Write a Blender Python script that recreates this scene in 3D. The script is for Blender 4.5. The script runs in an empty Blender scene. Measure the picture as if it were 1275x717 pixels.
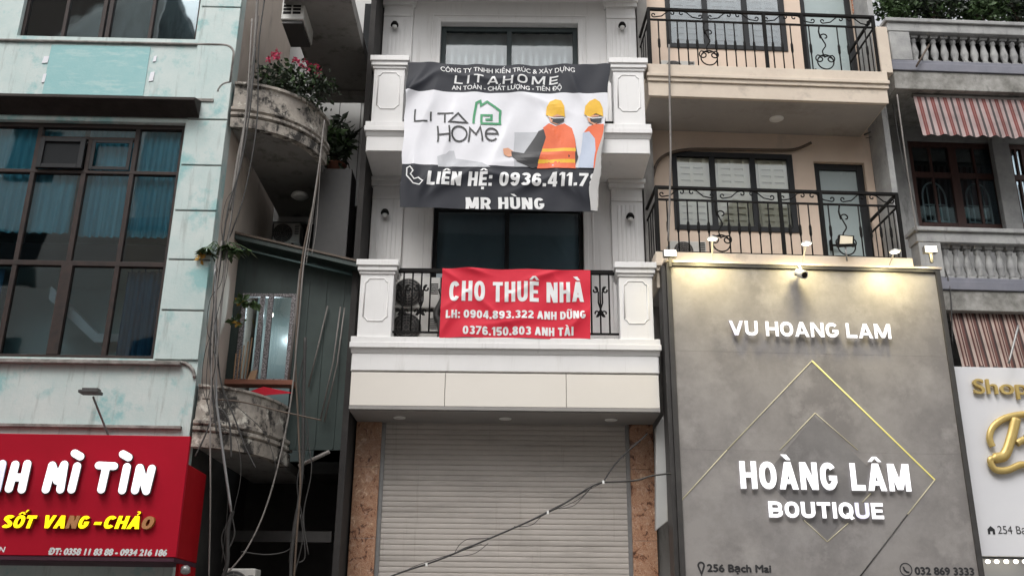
import bpy, bmesh, math, random
from mathutils import Vector, Matrix
random.seed(7)
R_ = math.radians
scn = bpy.context.scene
COL = scn.collection

# ------------------------------------------------------------------ camera
W, H, FPX, PITCH, ROLL = 1275, 717, 1226.0, 19.8, 0.6
cam_d = bpy.data.cameras.new("camera"); cam = bpy.data.objects.new("camera", cam_d); COL.objects.link(cam)
cam_d.sensor_width = 36.0; cam_d.lens = 36.0 * FPX / W; cam_d.clip_end = 600; cam_d.clip_start = 0.1
RM = Matrix.Rotation(R_(90 + PITCH), 3, 'X') @ Matrix.Rotation(R_(ROLL), 3, 'Z')
EYE = Vector((0, 0, 1.6))
cam.matrix_world = Matrix.Translation(EYE) @ RM.to_4x4()
scn.camera = cam

# ------------------------------------------------------------------ world, sun, exposure
SUN_EL, SUN_AZ = 52.0, 200.0      # azimuth clockwise from +Y: the sun stands behind the camera
world = bpy.data.worlds.new("World"); scn.world = world; world.use_nodes = True
nt = world.node_tree; nt.nodes.clear()
sky = nt.nodes.new('ShaderNodeTexSky'); sky.sky_type = 'NISHITA'; sky.sun_disc = False
sky.sun_elevation = R_(SUN_EL); sky.sun_rotation = R_(SUN_AZ); sky.air_density = 1.0; sky.dust_density = 3.5; sky.ozone_density = 1.0
hs = nt.nodes.new('ShaderNodeHueSaturation'); hs.inputs['Saturation'].default_value = 0.10
bg = nt.nodes.new('ShaderNodeBackground'); bg.inputs['Strength'].default_value = 0.15
wo = nt.nodes.new('ShaderNodeOutputWorld')
nt.links.new(sky.outputs[0], hs.inputs['Color']); nt.links.new(hs.outputs[0], bg.inputs['Color']); nt.links.new(bg.outputs[0], wo.inputs[0])
sd = bpy.data.lights.new("sun", 'SUN'); sd.energy = 0.5; sd.angle = R_(25); sd.color = (1, 0.95, 0.90)
sun = bpy.data.objects.new("sun", sd); COL.objects.link(sun)
az = R_(SUN_AZ); to_sun = Vector((math.sin(az) * math.cos(R_(SUN_EL)), math.cos(az) * math.cos(R_(SUN_EL)), math.sin(R_(SUN_EL))))
sun.rotation_euler = to_sun.to_track_quat('Z', 'Y').to_euler(); sun.location = (0, -20, 40)
vs = scn.view_settings; vs.view_transform = 'Standard'; vs.look = 'None'; vs.gamma = 1; vs.use_curve_mapping = False
vs.exposure = 0.82

# ------------------------------------------------------------------ frames: one per house front
class Frame:
    def __init__(s, origin, deg=0.0):
        s.o = Vector(origin); s.a = R_(deg)
        s.ex = Vector((math.cos(s.a), math.sin(s.a), 0)); s.ey = Vector((-math.sin(s.a), math.cos(s.a), 0))
    def P(s, px, py, v=0.0):
        """photo pixel -> (u, z) on this house's vertical plane at depth v"""
        d = RM @ Vector(((px - W / 2) / FPX, -(py - H / 2) / FPX, -1.0))
        t = ((s.o + s.ey * v) - EYE).dot(s.ey) / d.dot(s.ey)
        w = EYE + d * t - s.o
        return w.dot(s.ex), w.z
    def Z(s, px, py, v=0.0): return s.P(px, py, v)[1]
    def U(s, px, py, v=0.0): return s.P(px, py, v)[0]
    def p3(s, px, py, v=0.0):
        u, z = s.P(px, py, v); return (u, v, z)
    def at(s, u, v, z): return s.o + s.ex * u + s.ey * v + Vector((0, 0, z))
    def sub(s, u, v, z, deg=0.0): return Frame(s.at(u, v, z), math.degrees(s.a) + deg)

FC = Frame((0, 13.2, 0), 0.0)      # white house
FL = Frame((0, 12.3, 0), 1.2)      # mint house
FR = Frame((0, 13.15, 0), 2.5)     # beige house
FF = Frame((0, 13.35, 0), 2.5)     # grey house, far right
FG = Frame((0, 12.2, 0), 0.0)      # gap house between mint and white

# ------------------------------------------------------------------ materials
MATS = {}
def _principled(name):
    m = bpy.data.materials.new(name); m.use_nodes = True
    n = m.node_tree.nodes; return m, n, m.node_tree.links, n['Principled BSDF']

def mat(name, c1, c2=None, scale=3.0, rough=0.6, bump=0.0, bscale=40.0, metal=0.0, spec=0.5, stretch=(1, 1, 1),
        stain=None, stain_scale=1.2, stain_lo=0.52, stain_hi=0.7, stain_stretch=(1, 1, 1), lo=0.35, hi=0.65, detail=6,
        stain2=None, stain2_scale=0.8, stain2_lo=0.55, stain2_hi=0.7, stain2_stretch=(1, 1, 1), rough_var=0.1):
    if name in MATS: return MATS[name]
    m, n, l, b = _principled(name)
    c2 = c2 or tuple(x * 0.86 for x in c1)
    tc = n.new('ShaderNodeTexCoord')
    def noise(sc, st, seed, det=detail):
        mp = n.new('ShaderNodeMapping'); mp.inputs['Scale'].default_value = st; mp.inputs['Location'].default_value = (seed * 3.1, seed * 1.7, seed * 0.9)
        tx = n.new('ShaderNodeTexNoise'); tx.inputs['Scale'].default_value = sc; tx.inputs['Detail'].default_value = det; tx.inputs['Roughness'].default_value = 0.70
        l.new(tc.outputs['Object'], mp.inputs[0]); l.new(mp.outputs[0], tx.inputs['Vector']); return tx
    def ramp(tx, a, bb):
        r = n.new('ShaderNodeMapRange'); r.inputs['From Min'].default_value = a; r.inputs['From Max'].default_value = bb
        l.new(tx.outputs['Fac'], r.inputs['Value']); return r
    def mix(fac, a, bcol):
        x = n.new('ShaderNodeMix'); x.data_type = 'RGBA'
        l.new(fac.outputs[0], x.inputs['Factor'])
        if isinstance(a, tuple): x.inputs['A'].default_value = (*a, 1)
        else: l.new(a, x.inputs['A'])
        x.inputs['B'].default_value = (*bcol, 1); return x.outputs['Result']
    t0 = noise(scale, stretch, 1); col = mix(ramp(t0, lo, hi), c1, c2)
    if stain: col = mix(ramp(noise(stain_scale, stain_stretch, 5, 8), stain_lo, stain_hi), col, stain)
    if stain2: col = mix(ramp(noise(stain2_scale, stain2_stretch, 9, 8), stain2_lo, stain2_hi), col, stain2)
    l.new(col, b.inputs['Base Color'])
    rr = n.new('ShaderNodeMapRange'); rr.inputs['To Min'].default_value = max(0.02, rough - rough_var); rr.inputs['To Max'].default_value = min(1, rough + rough_var)
    l.new(t0.outputs['Fac'], rr.inputs['Value']); l.new(rr.outputs[0], b.inputs['Roughness'])
    b.inputs['Metallic'].default_value = metal; b.inputs['Specular IOR Level'].default_value = spec
    if bump > 0:
        bt = noise(bscale, (1, 1, 1), 3, 4); bp = n.new('ShaderNodeBump'); bp.inputs['Strength'].default_value = bump; bp.inputs['Distance'].default_value = 0.01
        l.new(bt.outputs['Fac'], bp.inputs['Height']); l.new(bp.outputs[0], b.inputs['Normal'])
    MATS[name] = m; return m

def emit(name, col, strength, base=None):
    if name in MATS: return MATS[name]
    m, n, l, b = _principled(name)
    b.inputs['Base Color'].default_value = (*(base or col), 1); b.inputs['Emission Color'].default_value = (*col, 1); b.inputs['Emission Strength'].default_value = strength
    MATS[name] = m; return m

def glass(name, tint, rough=0.02, mult=1.0):
    if name in MATS: return MATS[name]
    m = bpy.data.materials.new(name); m.use_nodes = True; n = m.node_tree.nodes; l = m.node_tree.links; n.clear()
    o = n.new('ShaderNodeOutputMaterial'); mx = n.new('ShaderNodeMixShader'); tr = n.new('ShaderNodeBsdfTransparent'); gl = n.new('ShaderNodeBsdfGlossy'); fr = n.new('ShaderNodeFresnel')
    fr.inputs['IOR'].default_value = 1.55; gl.inputs['Roughness'].default_value = rough; tr.inputs['Color'].default_value = (*tint, 1)
    mu = n.new('ShaderNodeMath'); mu.operation = 'MULTIPLY_ADD'; mu.inputs[1].default_value = mult; mu.inputs[2].default_value = 0.02; mu.use_clamp = True
    tc = n.new('ShaderNodeTexCoord'); ns = n.new('ShaderNodeTexNoise'); ns.inputs['Scale'].default_value = 1.3; bp = n.new('ShaderNodeBump'); bp.inputs['Strength'].default_value = 0.05; bp.inputs['Distance'].default_value = 0.05
    l.new(tc.outputs['Object'], ns.inputs['Vector']); l.new(ns.outputs['Fac'], bp.inputs['Height']); l.new(bp.outputs[0], gl.inputs['Normal'])
    l.new(fr.outputs[0], mu.inputs[0]); l.new(mu.outputs[0], mx.inputs[0]); l.new(tr.outputs[0], mx.inputs[1]); l.new(gl.outputs[0], mx.inputs[2]); l.new(mx.outputs[0], o.inputs[0])
    MATS[name] = m; return m

def stripes(name, stops, period, rough=0.85):
    """vertical woven stripes across the object's own X"""
    m, n, l, b = _principled(name)
    tc = n.new('ShaderNodeTexCoord'); sx = n.new('ShaderNodeSeparateXYZ'); l.new(tc.outputs['Object'], sx.inputs[0])
    dv = n.new('ShaderNodeMath'); dv.operation = 'DIVIDE'; dv.inputs[1].default_value = period; l.new(sx.outputs['X'], dv.inputs[0])
    fr = n.new('ShaderNodeMath'); fr.operation = 'FRACT'; l.new(dv.outputs[0], fr.inputs[0])
    cr = n.new('ShaderNodeValToRGB'); cr.color_ramp.interpolation = 'CONSTANT'
    e = cr.color_ramp.elements
    e[0].position = 0; e[0].color = (*stops[0][1], 1); e[1].position = stops[1][0]; e[1].color = (*stops[1][1], 1)
    for p, c in stops[2:]:
        k = e.new(p); k.color = (*c, 1)
    l.new(fr.outputs[0], cr.inputs[0])
    ns = n.new('ShaderNodeTexNoise'); ns.inputs['Scale'].default_value = 4; ns.inputs['Detail'].default_value = 8; l.new(tc.outputs['Object'], ns.inputs['Vector'])
    mr = n.new('ShaderNodeMapRange'); mr.inputs['From Min'].default_value = .3; mr.inputs['From Max'].default_value = .7; mr.inputs['To Min'].default_value = 0.65; mr.inputs['To Max'].default_value = 1.05; l.new(ns.outputs['Fac'], mr.inputs['Value'])
    mx = n.new('ShaderNodeMix'); mx.data_type = 'RGBA'; mx.blend_type = 'MULTIPLY'; mx.inputs['Factor'].default_value = 1
    l.new(cr.outputs[0], mx.inputs['A']); l.new(mr.outputs[0], mx.inputs['B']); l.new(mx.outputs['Result'], b.inputs['Base Color'])
    b.inputs['Roughness'].default_value = rough; MATS[name] = m; return m

M = dict(
    white=mat('white_paint', (.76, .75, .74), (.71, .70, .69), 1.2, .6, .05, 60, stain2=(.50, .485, .46), stain2_scale=3.2, stain2_lo=.58, stain2_hi=.82, stain2_stretch=(3, 3, .18), stain=(.60, .585, .56), stain_scale=2.0, stain_stretch=(2, 2, .25), stain_lo=.58, stain_hi=.8),
    fangrey=mat('fan_grey', (.06, .06, .06), (.035, .035, .035), 6, .6),
    fillgrey=mat('fill_grey', (.62, .62, .63), (.50, .50, .52), 1.2, .8, stretch=(1, 1, .4)),  # pale grey for a sheet added to lighten a dark window
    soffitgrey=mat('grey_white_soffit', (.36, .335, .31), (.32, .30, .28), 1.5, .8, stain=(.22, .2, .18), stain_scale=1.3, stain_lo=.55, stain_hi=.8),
    cream=mat('cream_panel', (.74, .70, .64), (.71, .67, .61), .8, .35, 0),
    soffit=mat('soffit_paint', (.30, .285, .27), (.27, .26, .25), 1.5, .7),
    mint=mat('mint_plaster', (.46, .565, .55), (.56, .625, .605), 2.2, .75, .25, 30, stain=(.28, .485, .485), stain_scale=1.8, stain_lo=.53, stain_hi=.64, stain2=(.22, .25, .235), stain2_scale=3.4, stain2_lo=.54, stain2_hi=.78, stain2_stretch=(2.2, 2.2, .22)),
    teal=mat('teal_paint', (.25, .475, .485), (.30, .505, .51), 3.0, .75, .25, 30, stain=(.37, .545, .54), stain_scale=3.0, stain_lo=.52, stain_hi=.62, stain_stretch=(.6, 1, 2.4)),
    groove=mat('old_mortar', (.16, .15, .14), (.26, .25, .23), 6, .9),
    lip=mat('weathered_lip', (.33, .31, .29), (.13, .12, .11), 5, .9, .3, 40, stretch=(1, 1, 2)),
    beige=mat('beige_plaster', (.64, .515, .415), (.585, .465, .375), 1.2, .8, .15, 35, stain=(.48, .40, .33), stain_scale=1.6, stain_lo=.55, stain_hi=.78, stain_stretch=(1.5, 1.5, .5)),
    beigeslab=mat('beige_slab', (.64, .555, .455), (.57, .485, .40), 2.0, .8, .15, 35, stain=(.36, .31, .26), stain_scale=3, stain_lo=.58, stain_hi=.8),
    oldbeige=mat('old_beige_wall', (.56, .48, .42), (.50, .43, .37), 1.4, .85, .2, 35, stain=(.20, .17, .15), stain_scale=1.5, stain_lo=.55, stain_hi=.8, stain_stretch=(1.5, 1.5, .5)),
    concrete=mat('mouldy_concrete', (.42, .38, .33), (.24, .215, .19), 3.2, .9, .6, 25, stain=(.035, .032, .03), stain_scale=4.4, stain_lo=.49, stain_hi=.60, stain_stretch=(1, 1, .8), stain2=(.66, .63, .56), stain2_scale=3.7, stain2_lo=.55, stain2_hi=.63),
    greyold=mat('grey_old_plaster', (.37, .37, .36), (.25, .25, .25), 3, .85, .3, 30, stain=(.08, .08, .08), stain_scale=3.5, stain_lo=.55, stain_hi=.75, stain_stretch=(1.5, 1.5, .4)),
    bluegrey=mat('blue_grey_paint', (.15, .155, .185), (.20, .20, .23), 3, .7, .1, 30),
    stoneslab=mat('stained_slab', (.36, .35, .33), (.16, .155, .14), 3.2, .9, .4, 30, stain=(.06, .06, .055), stain_scale=4, stain_lo=.55, stain_hi=.7, stain_stretch=(1, 1, .5)),
    darkvoid=mat('shade_black', (.035, .032, .03), (.02, .018, .018), 2, .9),  # near-black colour stands in for deep shade in the gap
    shade=mat('dull_grey_wall', (.28, .27, .255), (.23, .22, .21), 1.4, .85, .15, 30, stain=(.10, .095, .09), stain_scale=1.5, stain_stretch=(2, 2, .4)),  # dull grey with random darker streaks
    cladding=mat('grey_cladding', (.42, .42, .41), (.38, .38, .37), 1, .5),
    blackmetal=mat('black_metal', (.006, .006, .0065), (.012, .011, .010), 12, .65, .1, 60, spec=.12),
    frame=mat('dark_frame', (.013, .014, .016), (.018, .019, .021), 6, .5, spec=.25),
    frame3=mat('grey_green_frame', (.035, .048, .05), (.045, .058, .06), 6, .5, spec=.25),
    brownframe=mat('brown_frame', (.026, .021, .020), (.045, .031, .027), 8, .55, spec=.22),
    hood=mat('dark_hood', (.035, .028, .025), (.022, .018, .016), 5, .7, .1, 30, spec=.2),
    brownwood=mat('brown_wood', (.075, .03, .022), (.045, .018, .014), 6, .55, .2, 30, stretch=(4, 4, .5)),
    shutter=mat('shutter_metal', (.48, .44, .405), (.43, .395, .365), 1.6, .45, .0, stain=(.29, .265, .24), stain_scale=1.5, stain_stretch=(.35, 1, 3), stain_lo=.5, stain_hi=.75, stain2=(.25, .21, .17), stain2_scale=2.5, stain2_stretch=(4, 1, .2), stain2_lo=.6, stain2_hi=.85),
    board=mat('board_plaster', (.27, .254, .244), (.185, .173, .168), 1.1, .6, .12, 18, stain=(.30, .283, .272), stain_scale=2.2, stain_lo=.5, stain_hi=.68, lo=.38, hi=.62),
    boardin=mat('board_plaster_inner', (.20, .192, .19), (.15, .143, .143), 1.3, .6, .12, 18, stain=(.24, .23, .228), stain_scale=2.2),
    dark=mat('dark_trim', (.035, .033, .032), (.05, .047, .045), 5, .5),
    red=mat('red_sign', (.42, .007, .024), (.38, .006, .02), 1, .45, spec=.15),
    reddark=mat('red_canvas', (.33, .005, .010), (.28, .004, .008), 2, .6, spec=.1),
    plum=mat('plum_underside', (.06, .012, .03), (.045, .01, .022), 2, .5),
    redcloth=mat('red_cloth', (.66, .026, .052), (.60, .022, .046), 3, .6, .1, 60, spec=.25),
    banblack=mat('banner_charcoal', (.022, .024, .032), (.029, .031, .040), 2, .55, .05, 50, spec=.25),
    banwhite=mat('banner_white', (.74, .74, .78), (.69, .69, .73), 2, .5, .05, 50),
    banback=mat('banner_reverse', (.50, .49, .48), (.46, .45, .44), 2, .6),
    print_white=mat('white_print', (.78, .78, .78), (.72, .72, .72), 8, .5),
    print_dark=mat('dark_print', (.022, .022, .025), (.03, .03, .033), 8, .5),
    sleeve=mat('pale_blue_print', (.50, .56, .68), (.46, .52, .64), 8, .5),
    print_grey=mat('grey_print', (.50, .51, .54), (.46, .47, .50), 8, .5),
    green=mat('green_print', (.03, .26, .10), (.04, .30, .13), 8, .5),
    orange=mat('orange_print', (.80, .15, .045), (.74, .13, .04), 8, .5),
    yellow=mat('yellow_print', (.85, .50, .03), (.75, .42, .02), 8, .5),
    skin=mat('skin_print', (.72, .36, .22), (.68, .33, .2), 8, .5),
    steel=mat('grey_steel', (.28, .28, .28), (.22, .22, .22), 6, .4, metal=.6),
    whiteplastic=mat('white_plastic', (.58, .57, .54), (.50, .49, .46), 3, .5, stain=(.35, .33, .3), stain_scale=4, stain_lo=.6, stain_hi=.8),
    pvc=mat('grey_pvc', (.23, .21, .195), (.14, .13, .12), 3, .65, stretch=(1, 1, .3), stain=(.06, .055, .05), stain_scale=6, stain_lo=.55, stain_hi=.7),
    cable=mat('black_cable', (.022, .021, .02), (.04, .038, .036), 6, .6),
    cablebrown=mat('brown_cable', (.10, .07, .05), (.07, .05, .035), 6, .6),
    leaf=mat('leaf_green', (.055, .10, .028), (.03, .065, .018), 9, .55),
    leafdark=mat('leaf_dark', (.022, .035, .016), (.012, .022, .01), 9, .55),
    leafyellow=mat('leaf_yellow', (.45, .22, .03), (.35, .25, .04), 9, .55),
    petal=mat('pink_petal', (.70, .07, .17), (.58, .05, .13), 9, .6),
    bark=mat('bark', (.10, .075, .055), (.06, .045, .035), 9, .9, .5, 30),
    terracotta=mat('terracotta', (.22, .085, .05), (.18, .07, .045), 5, .8),
    brick=None,
    boothgreen=mat('grey_green_sheet', (.024, .042, .037), (.015, .029, .026), 1.5, .55, .1, 20, stain=(.012, .02, .018), stain_scale=1.6, stain_stretch=(2, 2, .4)),
    speckle=mat('speckled_frame', (.30, .28, .29), (.07, .062, .062), 46, .6, lo=.42, hi=.56, detail=3),
    wood=mat('plain_wood', (.38, .24, .14), (.30, .18, .1), 4, .7),
    gold=mat('gold_letter', (.60, .45, .17), (.50, .36, .12), 4, .35, metal=.3),
    signwhite=mat('white_sign', (.70, .70, .72), (.67, .67, .695), 1, .4),
    curtain=mat('teal_curtain', (.24, .60, .68), (.15, .46, .55), 2, .85, stretch=(3, 3, .3)),
    navy=mat('navy_curtain', (.05, .16, .26), (.035, .12, .20), 2, .85, stretch=(3, 3, .3)),
    room=mat('room_wall', (.42, .52, .50), (.38, .48, .46), 1, .85),
    roomdark=mat('room_dark', (.018, .02, .022), (.013, .015, .016), 1, .6, spec=.1),
    slatwood=mat('cream_slats', (.84, .76, .60), (.78, .69, .52), 3, .6),
    slatgrey=mat('grey_slats', (.36, .37, .38), (.30, .31, .32), 3, .6),
    frosted=mat('frosted_pane', (.34, .40, .40), (.30, .36, .36), .8, .25),
    glass3=mat('clouded_pane', (.26, .28, .28), (.23, .25, .25), .5, .12, spec=.8),
    asphalt=mat('asphalt', (.05, .05, .05), (.065, .063, .06), 4, .9, .4, 60),
    pave=mat('paving', (.38, .365, .345), (.32, .305, .29), 3, .85, .3, 30),
    g_clear=glass('clear_glass', (.93, .96, .97)),
    g_dark=glass('tinted_glass', (.80, .90, .94), mult=1.0),
    lit_white=emit('lit_white', (.95, .94, 1.0), .58, (.8, .8, .8)),
    unlit_white=emit('half_lit_white', (.60, .57, .85), .42, (.7, .7, .75)),
    lit_yellow=emit('lit_yellow', (1.0, .70, .0), .75),
    letterside=mat('letter_side', (.30, .29, .31), (.25, .24, .26), 6, .5), amberside=mat('letter_side_yellow', (.35, .16, .02), (.3, .13, .02), 6, .5),
    amber=mat('amber_unlit', (.52, .24, .10), (.45, .2, .08), 4, .4),
    led=emit('led_lamp', (1.0, .93, .75), 2.6),
    ledstrip=emit('led_strip', (.80, .70, .18), .5, (.5, .45, .2)),
    ledpale=emit('led_strip_pale', (.62, .55, .32), .18, (.34, .32, .25)),
    lampwhite=mat('lamp_white', (.75, .75, .73), (.7, .7, .68), 4, .4),
)
def brick_mat():
    m, n, l, b = _principled('orange_brick'); tc = n.new('ShaderNodeTexCoord'); mp = n.new('ShaderNodeMapping'); mp.inputs['Rotation'].default_value = (R_(90), 0, 0)
    br = n.new('ShaderNodeTexBrick'); br.inputs['Scale'].default_value = 5; br.inputs['Color1'].default_value = (.42, .15, .06, 1); br.inputs['Color2'].default_value = (.33, .11, .05, 1); br.inputs['Mortar'].default_value = (.4, .36, .32, 1)
    l.new(tc.outputs['Object'], mp.inputs[0]); l.new(mp.outputs[0], br.inputs['Vector']); l.new(br.outputs[0], b.inputs['Base Color']); b.inputs['Roughness'].default_value = .9; return m
M['brick'] = brick_mat()
def marble_mat():
    m, n, l, b = _principled('brown_marble'); tc = n.new('ShaderNodeTexCoord')
    t1 = n.new('ShaderNodeTexNoise'); t1.inputs['Scale'].default_value = 6.5; t1.inputs['Detail'].default_value = 9; t1.inputs['Roughness'].default_value = .72; t1.inputs['Distortion'].default_value = 1.3
    t2 = n.new('ShaderNodeTexNoise'); t2.inputs['Scale'].default_value = 13; t2.inputs['Detail'].default_value = 7; t2.inputs['Distortion'].default_value = 1.6
    l.new(tc.outputs['Object'], t1.inputs['Vector']); l.new(tc.outputs['Object'], t2.inputs['Vector'])
    cr = n.new('ShaderNodeValToRGB'); e = cr.color_ramp.elements
    e[0].position = .37; e[0].color = (.06, .025, .016, 1); e[1].position = .64; e[1].color = (.62, .44, .30, 1)
    for p, c in ((.44, (.26, .12, .068)), (.475, (.50, .29, .18)), (.50, (.17, .075, .045)), (.535, (.50, .30, .19)), (.58, (.28, .14, .085))):
        k = e.new(p); k.color = (*c, 1)
    l.new(t1.outputs['Fac'], cr.inputs[0])
    mr = n.new('ShaderNodeMapRange'); mr.inputs['From Min'].default_value = .55; mr.inputs['From Max'].default_value = .80; l.new(t2.outputs['Fac'], mr.inputs['Value'])
    mx = n.new('ShaderNodeMix'); mx.data_type = 'RGBA'; l.new(mr.outputs[0], mx.inputs['Factor']); l.new(cr.outputs[0], mx.inputs['A']); mx.inputs['B'].default_value = (.55, .40, .31, 1)
    l.new(mx.outputs['Result'], b.inputs['Base Color']); b.inputs['Roughness'].default_value = .3; return m
M['marble'] = marble_mat()
M['awn_red'] = stripes('red_striped_canvas', [(0, (.36, .275, .265)), (.26, (.17, .04, .035)), (.38, (.24, .12, .105)), (.44, (.17, .04, .035)), (.56, (.36, .275, .265)), (.82, (.06, .05, .05))], .21)
M['awn_brown'] = stripes('brown_striped_canvas', [(0, (.42, .33, .29)), (.20, (.10, .035, .028)), (.34, (.38, .27, .23)), (.50, (.08, .03, .026)), (.60, (.42, .33, .29)), (.66, (.14, .06, .05)), (.84, (.05, .03, .028))], .20)

# ------------------------------------------------------------------ mesh builder
class MB:
    def __init__(s): s.bm = bmesh.new()
    def face(s, pts, smooth=False, mi=0):
        vs_ = [s.bm.verts.new(p) for p in pts]
        try:
            f = s.bm.faces.new(vs_); f.smooth = smooth; f.material_index = mi; return f
        except ValueError: return None
    def box(s, u0, u1, v0, v1, z0, z1, mi=0):
        if u0 > u1: u0, u1 = u1, u0
        if v0 > v1: v0, v1 = v1, v0
        if z0 > z1: z0, z1 = z1, z0
        c = [(u0, v0, z0), (u1, v0, z0), (u1, v1, z0), (u0, v1, z0), (u0, v0, z1), (u1, v0, z1), (u1, v1, z1), (u0, v1, z1)]
        v = [s.bm.verts.new(p) for p in c]
        for q in ((0, 3, 2, 1), (4, 5, 6, 7), (0, 1, 5, 4), (1, 2, 6, 5), (2, 3, 7, 6), (3, 0, 4, 7)):
            f = s.bm.faces.new([v[i] for i in q]); f.material_index = mi
        return s
    def prism(s, poly, v0, v1, mi=0):
        """closed (u,z) outline extruded from v0 to v1"""
        a = [s.bm.verts.new((p[0], v0, p[1])) for p in poly]; b = [s.bm.verts.new((p[0], v1, p[1])) for p in poly]
        s.bm.faces.new(a).material_index = mi; s.bm.faces.new(list(reversed(b))).material_index = mi
        for i in range(len(a)):
            j = (i + 1) % len(a); s.bm.faces.new((a[j], a[i], b[i], b[j])).material_index = mi
        return s
    def profile(s, prof, u0, u1):
        """closed (v,z) outline extruded along u"""
        a = [s.bm.verts.new((u0, p[0], p[1])) for p in prof]; b = [s.bm.verts.new((u1, p[0], p[1])) for p in prof]
        s.bm.faces.new(a); s.bm.faces.new(list(reversed(b)))
        for i in range(len(a)):
            j = (i + 1) % len(a); s.bm.faces.new((a[j], a[i], b[i], b[j]))
        return s
    def tube(s, pts, r, seg=8, smooth=True, flat=1.0, caps=True):
        """round tube along pts; r number or list; flat squashes it along v"""
        pts = [Vector(p) for p in pts]; n = len(pts); rs = r if isinstance(r, (list, tuple)) else [r] * n
        ref = Vector((0, 1, 0)); rings = []
        for i, p in enumerate(pts):
            d = (pts[min(i + 1, n - 1)] - pts[max(i - 1, 0)])
            d = d.normalized() if d.length > 1e-9 else Vector((0, 0, 1))
            rr = ref if abs(d.dot(ref)) < .93 else Vector((1, 0, 0))
            a = d.cross(rr).normalized(); b = d.cross(a).normalized(); ring = []
            for k in range(seg):
                t = 2 * math.pi * k / seg; o = a * math.cos(t) * rs[i] + b * math.sin(t) * rs[i]; o.y *= flat
                ring.append(s.bm.verts.new(p + o))
            rings.append(ring)
        for i in range(n - 1):
            for k in range(seg):
                j = (k + 1) % seg
                f = s.bm.faces.new((rings[i][k], rings[i][j], rings[i + 1][j], rings[i + 1][k])); f.smooth = smooth
        if caps:
            s.bm.faces.new(list(reversed(rings[0]))); s.bm.faces.new(rings[-1])
        return s
    def lathe(s, c, prof, seg=16, axis='z', smooth=True):
        """(r, h) profile turned about an axis through c"""
        rings = []
        for r, h in prof:
            ring = []
            for k in range(seg):
                t = 2 * math.pi * k / seg; x, y = r * math.cos(t), r * math.sin(t)
                o = {'z': (x, y, h), 'y': (x, h, y), 'x': (h, x, y)}[axis]
                ring.append(s.bm.verts.new((c[0] + o[0], c[1] + o[1], c[2] + o[2])))
            rings.append(ring)
        for i in range(len(rings) - 1):
            for k in range(seg):
                j = (k + 1) % seg; f = s.bm.faces.new((rings[i][k], rings[i][j], rings[i + 1][j], rings[i + 1][k])); f.smooth = smooth
        s.bm.faces.new(list(reversed(rings[0]))); s.bm.faces.new(rings[-1]); return s
    def grid(s, fn, nu, nv, smooth=True, mi=None):
        g = [[s.bm.verts.new(fn(i / nu, j / nv)) for i in range(nu + 1)] for j in range(nv + 1)]
        for j in range(nv):
            for i in range(nu):
                f = s.bm.faces.new((g[j][i], g[j][i + 1], g[j + 1][i + 1], g[j + 1][i])); f.smooth = smooth
                if mi: f.material_index = mi((i + .5) / nu, (j + .5) / nv)
        return s
    def ribbon(s, pts, w, v, closed=False):
        """flat mitred stroke of (u,z) points, w wide, at depth v"""
        P = [Vector((p[0], p[1])) for p in pts]; n = len(P); L, Rr = [], []
        for i in range(n):
            if closed: a, b = P[i - 1], P[(i + 1) % n]
            else: a, b = P[max(i - 1, 0)], P[min(i + 1, n - 1)]
            d1 = (P[i] - a); d2 = (b - P[i])
            d1 = d1.normalized() if d1.length > 1e-9 else d2.normalized(); d2 = d2.normalized() if d2.length > 1e-9 else d1
            n1 = Vector((-d1.y, d1.x)); n2 = Vector((-d2.y, d2.x)); m = (n1 + n2); m = m.normalized() if m.length > 1e-6 else n1
            k = w / 2 / max(.4, m.dot(n1)); L.append(P[i] + m * k); Rr.append(P[i] - m * k)
        for i in range(n if closed else n - 1):
            j = (i + 1) % n
            s.face([(Rr[i].x, v, Rr[i].y), (Rr[j].x, v, Rr[j].y), (L[j].x, v, L[j].y), (L[i].x, v, L[i].y)])
        return s
    def poly(s, pts, v):
        s.face([(p[0], v, p[1]) for p in pts]); return s
    def cut(s, step):
        """slice everything on a fine grid in u and z so that it can follow a fold"""
        vs_ = [v.co for v in s.bm.verts]
        for ax in (0, 2):
            lo = min(v[ax] for v in vs_); hi = max(v[ax] for v in vs_); k = math.ceil(lo / step)
            while k * step < hi:
                co = [0, 0, 0]; no = [0, 0, 0]; co[ax] = k * step + .00013; no[ax] = 1
                bmesh.ops.bisect_plane(s.bm, geom=s.bm.verts[:] + s.bm.edges[:] + s.bm.faces[:], plane_co=co, plane_no=no); k += 1
        return s
    def warp(s, fn):
        for v in s.bm.verts: v.co = fn(v.co)
        return s
    def wall(s, u0, u1, z0, z1, v, th, holes=()):
        """front sheet with openings (u0,u1,z0,z1) and their reveals"""
        us = sorted({u0, u1, *[h[0] for h in holes], *[h[1] for h in holes]}); zs = sorted({z0, z1, *[h[2] for h in holes], *[h[3] for h in holes]})
        us = [x for x in us if u0 <= x <= u1]; zs = [x for x in zs if z0 <= x <= z1]
        for i in range(len(us) - 1):
            for j in range(len(zs) - 1):
                cu, cz = (us[i] + us[i + 1]) / 2, (zs[j] + zs[j + 1]) / 2
                if any(h[0] < cu < h[1] and h[2] < cz < h[3] for h in holes): continue
                s.face([(us[i], v, zs[j]), (us[i + 1], v, zs[j]), (us[i + 1], v, zs[j + 1]), (us[i], v, zs[j + 1])])
        for a, b, c, d in holes:
            w = v + th
            s.face([(a, v, c), (b, v, c), (b, w, c), (a, w, c)]); s.face([(a, v, d), (a, w, d), (b, w, d), (b, v, d)])
            s.face([(a, v, c), (a, w, c), (a, w, d), (a, v, d)]); s.face([(b, v, c), (b, v, d), (b, w, d), (b, w, c)])
        w = v + th
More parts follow.
